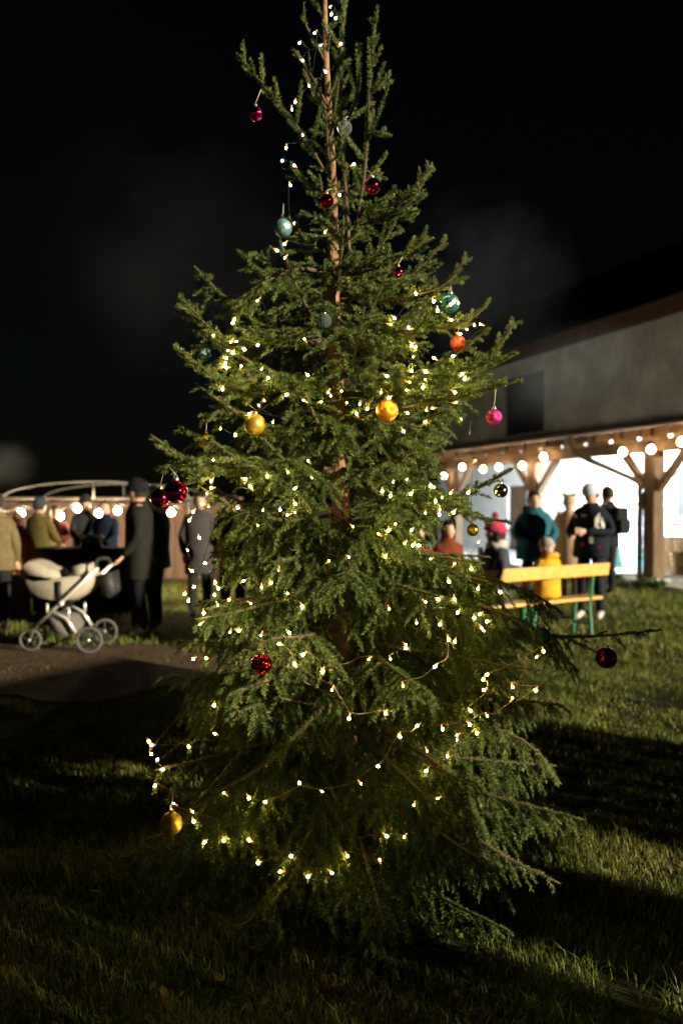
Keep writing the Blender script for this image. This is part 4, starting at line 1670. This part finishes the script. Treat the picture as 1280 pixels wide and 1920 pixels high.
    for z, rx, ry in prof:
        rings.append([(rx * puffy * (1 + 0.03 * math.sin(3 * q + z * 9)) * math.cos(q), ry * puffy * (1 + 0.04 * math.sin(4 * q + z * 13)) * math.sin(q) + 0.005, z + 0.006 * math.sin(5 * q))
                      for q in np.linspace(0, 2 * math.pi, 25)[:-1]])
    jm.rings(rings, 0)
    jk = jm.build('jacket', coatm, root)
    if chest is not None:
        for (cx_, cz_, wx, wz, ang, *oc) in patches:
            tgt = MB(xf)
            ring1 = []
            q0 = math.asin(max(-.95, min(.95, cx_ / 0.215)))
            M_ = [(math.sin(q0 + a) * 0.218 * puffy, math.cos(q0 + a) * 0.162 * puffy + 0.006, cz_ + dz + b) for a, b in
                  ((-wx, -wz + ang), (wx, -wz - ang), (wx, wz - ang), (-wx, wz + ang))]
            tgt.add(M_, [(0, 1, 2, 3)])
            o2 = [(p[0] * 0.97, p[1] * 0.97, p[2]) for p in M_]
            tgt.add(o2, [(3, 2, 1, 0)])
            tgt.build('hem_band' if oc else 'print', fabric((0.62, 0.12, 0.03)) if oc else fabric(chest), jk)
    if hair is not None:
        m = MB(xf @ hr @ Matrix.Scale(1.09, 4))
        rings = []
        for j in range(0, 9):
            a = R(90 - j * (14 if not long_hair else 15))
            z = 0.126 * math.sin(a) if a > -0.2 else 0.126 * math.sin(a)
            ring = []
            for k in range(20):
                b = 2 * math.pi * k / 20
                fy = math.sin(b)
                zz = z
                if fy > 0.15:
                    zz = max(z, 0.040 + 0.028 * fy)
                cr = math.sqrt(max(0.0, 1 - (zz / 0.128) ** 2))
                ring.append((0.088 * cr * math.cos(b), (0.106 * cr) * fy - 0.004, zz + 0.004))
            rings.append(ring)
        if long_hair:
            last = rings[-1]
            for dzz, kx in ((-0.05, 1.0), (-0.12, 1.05), (-0.19, 0.9)):
                rings.append([((p[0] * 1.15 + 0.0) * kx if p[1] < 0.03 else p[0], min(p[1], 0.03) * 1.0 - 0.01, (p[2] + dzz) if p[1] < 0.03 else p[2]) for p in last])
        m.rings(rings, 0, cap=False)
        m.build('hair', fabric(hair, 0.6), root)
    if hat is not None:
        m = MB(xf @ hr)
        prof_ = [(0.099, 0.018), (0.105, 0.030), (0.104, 0.075), (0.094, 0.110), (0.070, 0.140), (0.036, 0.158), (0.006, 0.163)]
        m.rings([[(r_ * 0.90 * math.cos(q), r_ * 1.06 * math.sin(q) - 0.004 - (0.0 if z > .05 else 0.006), z + 0.018 * math.sin(q) * (1 if z < 0.05 else 0.3))
                  for q in np.linspace(0, 2 * math.pi, 21)[:-1]] for r_, z in prof_], 0)
        hb = m.build('hat', fabric(hat), root)
        m = MB(xf @ hr)
        m.rings([[(r_ * 0.92 * math.cos(q), r_ * 1.08 * math.sin(q) - 0.006, z + 0.018 * math.sin(q)) for q in np.linspace(0, 2 * math.pi, 21)[:-1]] for r_, z in
                 ((0.102, 0.012), (0.110, 0.020), (0.111, 0.050), (0.104, 0.058))], 0)
        m.build('cuff', fabric(hat_cuff or hat), hb)
        if pom:
            m = MB(xf @ hr)
            m.ball((0, -0.005, 0.190), 0.038, 12, 8)
            m.build('pompom', fabric(hat_cuff or hat), hb)
        if ears:
            for s in (-1, 1):
                m = MB(xf @ hr)
                m.ball((s * 0.075, -0.01, 0.150), (0.036, 0.018, 0.036), 10, 8)
                m.build('ear', fabric(hat), hb)
    if hood is not None:
        m = MB(xf)
        m.rings([[(rx * math.cos(q), ry * math.sin(q) - 0.045, z + dz + 0.035 * -math.sin(q)) for q in np.linspace(0, 2 * math.pi, 19)[:-1]] for rx, ry, z in
                 ((0.10, 0.09, 1.44), (0.150, 0.125, 1.46), (0.160, 0.135, 1.50), (0.135, 0.11, 1.535), (0.095, 0.085, 1.52))], 0)
        m.build('hood', fabric(hood), jk)
    if scarf is not None:
        m = MB(xf)
        m.rings([[(rx * math.cos(q), ry * math.sin(q), z + dz + 0.01 * math.sin(4 * q)) for q in np.linspace(0, 2 * math.pi, 19)[:-1]] for rx, ry, z in
                 ((0.085, 0.085, 1.45), (0.125, 0.120, 1.47), (0.128, 0.124, 1.52), (0.095, 0.10, 1.56))], 0)
        m.box((0.06, 0.168 * puffy, 1.27 + dz), (0.10, 0.03, 0.40))
        m.build('scarf', fabric(scarf), root)
    if pack is not None:
        m = MB(xf)
        m.box((0, -0.245, 1.22 + dz), (0.30, 0.17, 0.44), taper=0.86)
        pk = bevel(m.build('backpack', fabric(pack), root), 0.04, 3)
        m = MB(xf)
        m.box((0, -0.345, 1.14 + dz), (0.22, 0.05, 0.20))
        m.build('pocket', fabric(pack), pk)
    return root


def gx(px, Y):
    return (px - 640) / FPX * Y


# --- right: around the benches
BENCH = mat('bench_plank', (0.62, 0.36, 0.09), 0.45, var=0.18, scale=7, coat=0.2, stretch=(0.3, 3, 3))
GREEN = mat('bench_leg_green', (0.018, 0.13, 0.055), 0.45, var=0.1)


def bench(label, a, b, back):
    """folding beer bench from a to b; back: backrest board towards the camera"""
    a, b = Vector(a), Vector(b)
    u = (b - a).normalized()
    n = Vector((u.y, -u.x, 0))                         # towards the camera
    o = thing('bench', label, 'bench', (a + b) / 2)
    m = MB()
    m.beam(a + Vector((0, 0, .45)), b + Vector((0, 0, .45)), 0.25, 0.035)
    bevel(m.build('seat', BENCH, o), 0.008)
    if back:
        m = MB()
        m.beam(a + n * 0.20 + Vector((0, 0, .80)), b + n * 0.20 + Vector((0, 0, .80)), 0.03, 0.145, up=(n.x * .15, n.y * .15, 1))
        bevel(m.build('backrest', BENCH, o), 0.008)
    for k, p in enumerate((a + u * 0.22, b - u * 0.22)):
        for s in (-1, 1):
            m = MB()
            m.beam(p + n * (s * 0.10) + Vector((0, 0, 0.43)), p + n * (s * 0.14) + Vector((0, 0, 0.0)), 0.03, 0.03)
            m.build('leg', GREEN, o)
        m = MB()
        m.beam(p + n * 0.115 + Vector((0, 0, 0.15)), p - n * 0.115 + Vector((0, 0, 0.15)), 0.025, 0.025)
        m.build('brace', GREEN, o)
        if back:
            m = MB()
            m.beam(p + n * 0.12 + Vector((0, 0, 0.42)), p + n * 0.178 + Vector((0, 0, 0.87)), 0.035, 0.02)
            m.build('back_strut', GREEN, o)
    return u, n


bA, bB = Vector((1.28, 8.50, 0)), Vector((3.06, 9.62, 0))
bu, bn = bench('yellow beer bench with backrest and green legs, child sitting on it', bA, bB, True)
bench('second yellow bench, mostly hidden behind the branches', (0.55, 9.75, 0), (1.75, 10.45, 0), False)
heading = math.degrees(math.atan2(bn.x, -bn.y))

ch = bA + bu * 1.32 - bn * 0.02
person('child in a mustard yellow puffer coat on the bench, back turned', ch.x, ch.y, heading + 180, H=1.30, sit=0.465, coat=(0.60, 0.31, 0.02), legs=(0.03, 0.14, 0.07), puffy=1.12,
       hat=(0.30, 0.27, 0.26), hood=(0.60, 0.31, 0.02), hair=None, arms={'l': ((-0.30, 0.05, 1.15), (-0.22, 0.25, 1.05)), 'r': ((0.30, 0.05, 1.15), (0.22, 0.25, 1.05))}, look=(20, -12))
pw = bA + bu * 0.50
person('woman in dark grey with a red pompom hat, seated in profile', pw.x, pw.y, -78, H=1.70, sit=0.465, coat=(0.045, 0.05, 0.06), legs=(0.03, 0.03, 0.04),
       hat=(0.42, 0.035, 0.08), hat_cuff=(0.30, 0.03, 0.07), pom=True, hair=(0.035, 0.016, 0.010), long_hair=True, scarf=(0.38, 0.38, 0.36),
       arms={'l': ((-0.24, 0.10, 1.16), (-0.12, 0.32, 1.12)), 'r': ((0.24, 0.10, 1.16), (0.10, 0.32, 1.10))})
person('woman in a teal hooded jacket standing behind the bench, facing us', gx(1000, 11.4), 11.4, 4, H=1.72, coat=(0.015, 0.085, 0.12), legs=(0.012, 0.012, 0.016), hood=(0.012, 0.055, 0.075),
       hair=(0.018, 0.012, 0.010), long_hair=False, gloves=(0.01, 0.02, 0.06), puffy=1.22,
       arms={'l': ((-0.31, 0.06, 1.14), (-0.08, 0.27, 1.03)), 'r': ((0.31, 0.06, 1.14), (0.08, 0.27, 1.03))})
person('man in a black jacket with white prints and grey knit hat, standing', gx(1108, 10.75), 10.75, -38, H=1.80, coat=(0.010, 0.013, 0.022), legs=(0.016, 0.018, 0.024),
       hat=(0.42, 0.46, 0.58), hair=(0.03, 0.02, 0.015), arms={'l': ((-0.29, 0.02, 1.15), (-0.02, 0.26, 1.17)), 'r': ((0.28, 0.03, 1.15), (0.15, 0.27, 1.10))}, look=(-15, -22), step=0.06,
       chest=(0.72, 0.70, 0.62), patches=((-0.05, 0.98, 0.55, 0.022, -0.02, 1), (-0.12, 1.31, 0.13, 0.06, 0.04), (-0.17, 1.26, 0.10, 0.05, -0.05), (0.14, 1.36, 0.10, 0.014, 0.0), (-0.15, 1.19, 0.22, 0.028, -0.035), (0.03, 1.37, 0.14, 0.012, 0.0), (-0.06, 1.07, 0.10, 0.055, 0.0)), puffy=1.12, hem=0.82,
       shoe=SHOE_L)
person('man in dark clothes with a black backpack before the lit wall', gx(1139, 13.6), 13.6, -150, H=1.83, coat=(0.010, 0.012, 0.018), legs=(0.014, 0.014, 0.018), hair=(0.04, 0.025, 0.018), pack=(0.012, 0.014, 0.018))
person('person in a beige fleece coat with an eared hood before the lit wall', gx(1066, 12.5), 12.5, 150, H=1.66, coat=(0.40, 0.29, 0.18), legs=(0.05, 0.045, 0.04), hat=(0.40, 0.29, 0.18), ears=True, hair=None,
       puffy=1.15, hem=0.60, arms={'l': ((-0.27, 0.05, 1.2), (-0.24, 0.20, 1.42)), 'r': ((0.27, 0.0, 1.14), (0.22, 0.16, 1.0))})
person('person in a red jacket seated behind the tree branches on the right', 0.95, 10.0, 20, H=1.55, sit=0.465, coat=(0.34, 0.02, 0.02), legs=(0.02, 0.02, 0.03), hair=(0.03, 0.02, 0.015), hood=(0.45, 0.03, 0.03))
person('dark-haired person in a rust jacket seated behind the branches', 1.36, 10.24, 25, H=1.65, sit=0.465, coat=(0.13, 0.03, 0.016), legs=(0.02, 0.02, 0.03), hair=(0.012, 0.010, 0.010), long_hair=True)

# --- left: by the pram and the stall
person('tall person in a dark parka and black cap behind the pram', gx(262, 9.4), 9.4, -82, H=1.82, coat=(0.014, 0.014, 0.011), legs=(0.010, 0.010, 0.012), hat=(0.008, 0.008, 0.012), hair=(0.02, 0.015, 0.01),
       shoe=SHOE_L, hem=0.66, arms={'l': ((-0.24, -0.02, 1.14), (-0.22, 0.16, 0.93)), 'r': ((0.24, -0.02, 1.14), (0.22, 0.16, 0.93))}, step=0.06, puffy=1.05)
person('person in a teal coat with a big cream scarf behind the tall one', gx(292, 9.95), 9.95, -60, H=1.74, coat=(0.022, 0.045, 0.052), legs=(0.012, 0.013, 0.02), hat=(0.50, 0.50, 0.42), hair=None,
       scarf=(0.60, 0.60, 0.50), hood=(0.56, 0.56, 0.46), puffy=1.15)
person('person in an olive yellow jacket and jeans near the stall', gx(74, 12.3), 12.3, 160, H=1.62, coat=(0.065, 0.055, 0.014), legs=(0.035, 0.075, 0.19), hat=(0.03, 0.033, 0.04), hair=(0.03, 0.02, 0.015), puffy=1.1,
       arms={'l': ((-0.28, 0.05, 1.14), (-0.2, 0.26, 1.05)), 'r': ((0.30, 0.02, 1.14), (0.24, 0.22, 1.02))})
person('person in a black hooded jacket leaning at the dark table', gx(160, 12.7), 12.7, 35, H=1.66, coat=(0.018, 0.018, 0.018), legs=(0.015, 0.015, 0.018), hat=(0.02, 0.018, 0.016), hair=(0.03, 0.02, 0.015),
       arms={'l': ((-0.26, 0.12, 1.15), (-0.16, 0.33, 1.0)), 'r': ((0.26, 0.12, 1.15), (0.16, 0.33, 1.0))})
person('person in a navy jacket behind the pot on the table', gx(200, 12.5), 12.5, -20, H=1.60, coat=(0.006, 0.010, 0.024), legs=(0.012, 0.012, 0.018), hair=(0.06, 0.035, 0.02),
       arms={'l': ((-0.26, 0.12, 1.15), (-0.16, 0.33, 1.0)), 'r': ((0.26, 0.12, 1.15), (0.16, 0.33, 1.0))})
person('short person in red beside the lantern at the far left', gx(34, 11.8), 11.8, 30, H=1.42, coat=(0.06, 0.015, 0.010), legs=(0.02, 0.015, 0.015), hair=(0.30, 0.14, 0.06), puffy=1.05)
person('person in a beige coat cut by the left edge of the picture', gx(-8, 9.6), 9.6, -170, H=1.68, coat=(0.12, 0.095, 0.045), legs=(0.012, 0.012, 0.014), hair=(0.03, 0.02, 0.015), puffy=1.1, hem=0.80)
person('person in a red sweater seated by the plank wall', gx(104, 13.3), 13.3, 10, H=1.50, coat=(0.06, 0.008, 0.008), legs=(0.02, 0.02, 0.03), hair=(0.03, 0.02, 0.015), arms={'l': ((-0.28, 0.1, 1.2), (-0.1, 0.3, 1.1)), 'r': ((0.28, 0.1, 1.2), (0.1, 0.3, 1.1))})
person('person in a grey wool coat beyond the left branches', gx(374, 11.0), 11.0, 20, H=1.70, coat=(0.045, 0.040, 0.040), legs=(0.02, 0.02, 0.022), hair=(0.02, 0.015, 0.012), hem=0.62)
person('person in dark clothes with a red bag beyond the left branches', gx(436, 10.2), 10.2, 10, H=1.66, coat=(0.014, 0.014, 0.016), legs=(0.014, 0.014, 0.018), hair=(0.02, 0.015, 0.012),
       arms={'l': ((-0.25, -0.03, 1.13), (-0.23, 0.09, 0.90)), 'r': ((0.27, 0.05, 1.13), (0.20, 0.16, 1.13))})

# red carrier bag
bag = thing('carrier_bag', 'bright red carrier bag held low beyond the left branches', 'bag', (gx(412, 10.0), 10.0, 0.6))
m = MB()
bx_, by_ = gx(412, 10.0), 10.0
m.rings([[(bx_ + sx_ * wx * (1 + 0.05 * math.sin(z * 40)), by_ + sy_ * 0.05, z) for sx_, sy_ in ((-1, -1), (-.33, -1.25), (.33, -.85), (1, -1), (1, 1), (-1, 1))] for z, wx in ((0.75, 0.055), (0.80, 0.068), (0.93, 0.066), (1.03, 0.060))])
m.build('sack', fabric((0.62, 0.015, 0.010)), bag)
m = MB()
m.tube(spline([(bx_ - .05, by_, 1.02), (bx_ - .02, by_, 1.12), (bx_ + .03, by_, 1.12), (bx_ + .05, by_, 1.02)], 10), 0.006, 5)
m.build('handle', fabric((0.62, 0.015, 0.010)), bag)

# table with dark cloth and a pot
tbl = thing('stall_table', 'counter table under a black cloth with a steel pot on it', 'table', (gx(165, 11.6), 11.6, 0))
tx, ty = gx(165, 11.6), 11.6
m = MB()
m.box((tx, ty, 0.90), (1.35, 0.6, 0.04))
m.build('tabletop', fabric((0.02, 0.017, 0.015)), tbl)
m = MB()
ring = []
per = [(-.68, -.305), (-.34, -.315), (0, -.30), (.34, -.315), (.68, -.305), (.68, .305), (0, .31), (-.68, .305)]
m.rings([[(tx + a * k, ty + b * k, z) for a, b in per] for z, k in ((0.03, 1.02), (0.5, 1.0), (0.925, 1.0))])
m.build('cloth', fabric((0.010, 0.010, 0.011)), tbl)
pot = thing('cooking_pot', 'steel cooking pot standing on the dark counter table', 'pot', (gx(172, 11.5), 11.5, 0.925))
POTM = mat('pot_steel', (0.35, 0.38, 0.40), 0.25, metal=1.0, var=0.1)
m = MB()
m.lathe((gx(172, 11.5), 11.5, 0.926), [(0.14, 0), (0.15, 0.01), (0.15, 0.17), (0.157, 0.175), (0.157, 0.185), (0.14, 0.185), (0.138, 0.05)], 24)
m.build('body', POTM, pot)
for s in (-1, 1):
    m = MB()
    m.tube(spline([(gx(172, 11.5) + s * 0.15, 11.46, 1.06), (gx(172, 11.5) + s * 0.19, 11.5, 1.07), (gx(172, 11.5) + s * 0.15, 11.54, 1.06)], 8), 0.007, 6)
    m.build('handle', POTM, pot)

# lantern, far left: lit flame behind glass on a low crate
lx, ly, lz = gx(28, 11.2), 11.2, at(28, 1060, 11.2).z
ln = thing('lantern', 'small lit lantern glowing orange behind the pram, far left', 'lantern', (lx, ly, 0))
m = MB()
m.box((lx, ly, (lz - 0.12) / 2), (0.34, 0.30, lz - 0.12))
m.build('stand', WOOD, ln)
m = MB()
for sx_ in (-1, 1):
    for sy_ in (-1, 1):
        m.beam((lx + sx_ * .06, ly + sy_ * .06, lz - .12), (lx + sx_ * .06, ly + sy_ * .06, lz + .10), 0.012, 0.012)
m.box((lx, ly, lz - .112), (0.15, 0.15, 0.015))
m.box((lx, ly, lz + .12), (0.16, 0.16, 0.04), taper=0.3)
m.build('frame', STEEL, ln)
m = MB()
m.lathe((lx, ly, lz), [(0.012, -0.06), (0.035, -0.03), (0.038, 0.0), (0.022, 0.04), (0.003, 0.075)], 12)
m.build('flame', mat('flame', (1, .6, .2), 0.5, var=0, emit=(1.0, 0.48, 0.10), estr=26), ln)

# ------------------------------------------------------------------ pram
PY = 8.35
pk = PY / FPX


def pp(x, y, dy=0.0):
    """pixel -> point on the pram's side plane"""
    q = at(x, y, PY)
    return Vector((q.x, PY + dy, q.z))


SILVER = mat('pram_tube', (0.82, 0.78, 0.72), 0.28, metal=0.55, var=0.05)
CREAM = mat('pram_fabric', (0.36, 0.31, 0.24), 0.9, var=0.15, scale=14, bump=0.10, bscale=20)
DARK = mat('pram_dark', (0.022, 0.022, 0.022), 0.6, var=0.2)
GREYF = mat('pram_basket', (0.13, 0.115, 0.105), 0.9, var=0.2, scale=10, bump=0.4, bscale=30)
TYRE = mat('pram_tyre', (0.10, 0.095, 0.085), 0.8, var=0.2)
gz = PY * 0
pram = thing('pram', 'cream pram with a silver frame parked on the dirt path', 'pram', (pp(105, 1100).x, PY + .25, 0))
# carrycot body as stacked outlines, 0.42 m wide
outline_top = [(38, 1070), (55, 1075), (90, 1082), (110, 1086), (140, 1082), (172, 1088)]
body_sections = []
bot = [(41, 1096), (52, 1113), (70, 1124), (95, 1129), (118, 1129), (140, 1126), (158, 1114), (168, 1100), (172, 1088)]
m = MB()
rings = []
for dy, k in ((0.0, 0.86), (0.05, 0.97), (0.12, 1.0), (0.32, 1.0), (0.39, 0.97), (0.44, 0.86)):
    c = pp(106, 1094)
    ring = []
    for (x, y) in [(38, 1078)] + bot + [(172, 1082), (140, 1079), (110, 1084), (80, 1081), (55, 1076)]:
        q = pp(x, y, dy)
        ring.append(Vector((c.x + (q.x - c.x) * k, q.y, c.z + (q.z - c.z) * k)))
    rings.append(ring)
m.rings(rings)
cot = m.build('carrycot', CREAM, pram)
m = MB()
rings = []
for dy, k in ((0.0, 0.90), (0.05, 0.98), (0.12, 1.02), (0.32, 1.02), (0.39, 0.98), (0.44, 0.90)):
    ring = []
    c = pp(66, 1078)
    for (x, y) in ((36, 1084), (35, 1070), (40, 1058), (52, 1052), (66, 1056), (84, 1066), (102, 1073), (107, 1084), (90, 1090), (60, 1092)):
        q = pp(x, y, dy)
        ring.append(Vector((c.x + (q.x - c.x) * k, q.y, c.z + (q.z - c.z) * k)))
    rings.append(ring)
m.rings(rings)
m.build('hood', CREAM, pram)
m = MB()
rings = []
for dy, k in ((0.03, 0.9), (0.12, 1.0), (0.32, 1.0), (0.41, 0.9)):
    c = pp(146, 1072)
    ring = []
    for (x, y) in ((128, 1080), (130, 1064), (146, 1059), (160, 1058), (164, 1072), (168, 1084)):
        q = pp(x, y, dy)
        ring.append(Vector((c.x + (q.x - c.x) * k, q.y, c.z + (q.z - c.z) * k)))
    rings.append(ring)
m.rings(rings)
m.build('foot_cover', CREAM, pram)
m = MB()
m.tube([pp(112, 1090, -0.015), pp(112, 1128, -0.015)], 0.022, 8)
m.build('joint', DARK, pram)
for dy in (-0.04, 0.48):
    m = MB()
    m.tube([pp(69, 1174, dy), pp(186, 1064, dy)], 0.019, 10)
    m.build('frame_tube', SILVER, pram)
    m = MB()
    m.tube([pp(101, 1146, dy), pp(127, 1160, dy), pp(131, 1166, dy), pp(145, 1187, dy)], 0.016, 8)
    m.build('rear_strut', SILVER, pram)
    m = MB()
    m.tube([pp(131, 1138, dy), pp(131, 1160, dy)], 0.014, 8)
    m.build('upright', SILVER, pram)
    m = MB()
    m.tube([pp(91, 1131, dy), pp(91, 1148, dy)], 0.012, 8)
    m.build('upright', SILVER, pram)
    m = MB()
    m.ball(pp(118, 1131, dy - 0.02), (0.030, 0.02, 0.030), 12, 8)
    m.build('hub', SILVER, pram)
m = MB()
m.tube(spline([pp(184, 1066, -0.04), pp(180, 1054, 0.0), pp(178, 1050, 0.22), pp(180, 1054, 0.44), pp(184, 1066, 0.48)], 16), 0.018, 8)
m.build('handlebar', DARK, pram)
# wheels: tyre, rim, spokes, hub
def wheel(x, dy, r_, lab):
    c = pp(x, 1200, dy)
    c.z = r_ + 0.014
    o = MB()
    o.tube([c + Vector((r_ * 0.90 * math.cos(a), 0, r_ * 0.90 * math.sin(a))) for a in np.linspace(0, 2 * math.pi, 33)], r_ * 0.10, 8, cap=False)
    wh = o.build('wheel', TYRE, pram)
    o = MB()
    o.tube([c + Vector((r_ * 0.78 * math.cos(a), 0, r_ * 0.78 * math.sin(a))) for a in np.linspace(0, 2 * math.pi, 33)], r_ * 0.05, 6, cap=False)
    for k in range(5):
        a = k * 2 * math.pi / 5 + 0.4
        o.tube([c, c + Vector((r_ * 0.78 * math.cos(a), 0, r_ * 0.78 * math.sin(a)))], r_ * 0.07, 6)
    o.build('rim', DARK, wh)
    o = MB()
    o.ball(c + Vector((0, -0.02, 0)), (r_ * .13, 0.02, r_ * .13), 10, 6)
    o.build('hub_cap', SILVER, wh)
    return c


c1 = wheel(170, -0.06, 0.140, '')
c2 = wheel(170, 0.50, 0.140, '')
c3 = wheel(52, 0.06, 0.120, '')
c4 = wheel(42, 0.38, 0.120, '')
m = MB()
m.tube([c1, c2], 0.012, 8)
m.tube([pp(145, 1187, -0.04), c1 + Vector((0, 0.05, 0))], 0.014, 8)
m.tube([pp(145, 1187, 0.48), c2 - Vector((0, 0.05, 0))], 0.014, 8)
m.build('axle', DARK, pram)
for c, dy in ((c3, 0.06), (c4, 0.38)):
    m = MB()
    m.tube([pp(69, 1174, -0.04 if dy < 0.2 else 0.48), pp(64, 1178, dy), c + Vector((0.03, 0, 0.10)), c], [0.016, 0.02, 0.018, 0.012], 8)
    m.build('fork', TYRE, pram)
m = MB()
rings = []
for dy, k in ((0.0, 0.9), (0.08, 1.0), (0.36, 1.0), (0.44, 0.9)):
    c = pp(110, 1175)
    ring = []
    for (x, y) in ((84, 1160), (92, 1152), (125, 1160), (136, 1180), (130, 1194), (112, 1196), (98, 1186)):
        q = pp(x, y, dy)
        ring.append(Vector((c.x + (q.x - c.x) * k, q.y, max(0.06, c.z + (q.z - c.z) * k))))
    rings.append(ring)
m.rings(rings)
m.build('basket', GREYF, pram)
# the pram's dark pushing bag behind the handle
m = MB()
m.rings([[pp(x, y, dy) for x, y in ((182, 1080), (204, 1074), (208, 1112), (200, 1124), (186, 1118))] for dy in (0.08, 0.16, 0.30, 0.38)])
m.build('bag', DARK, pram)
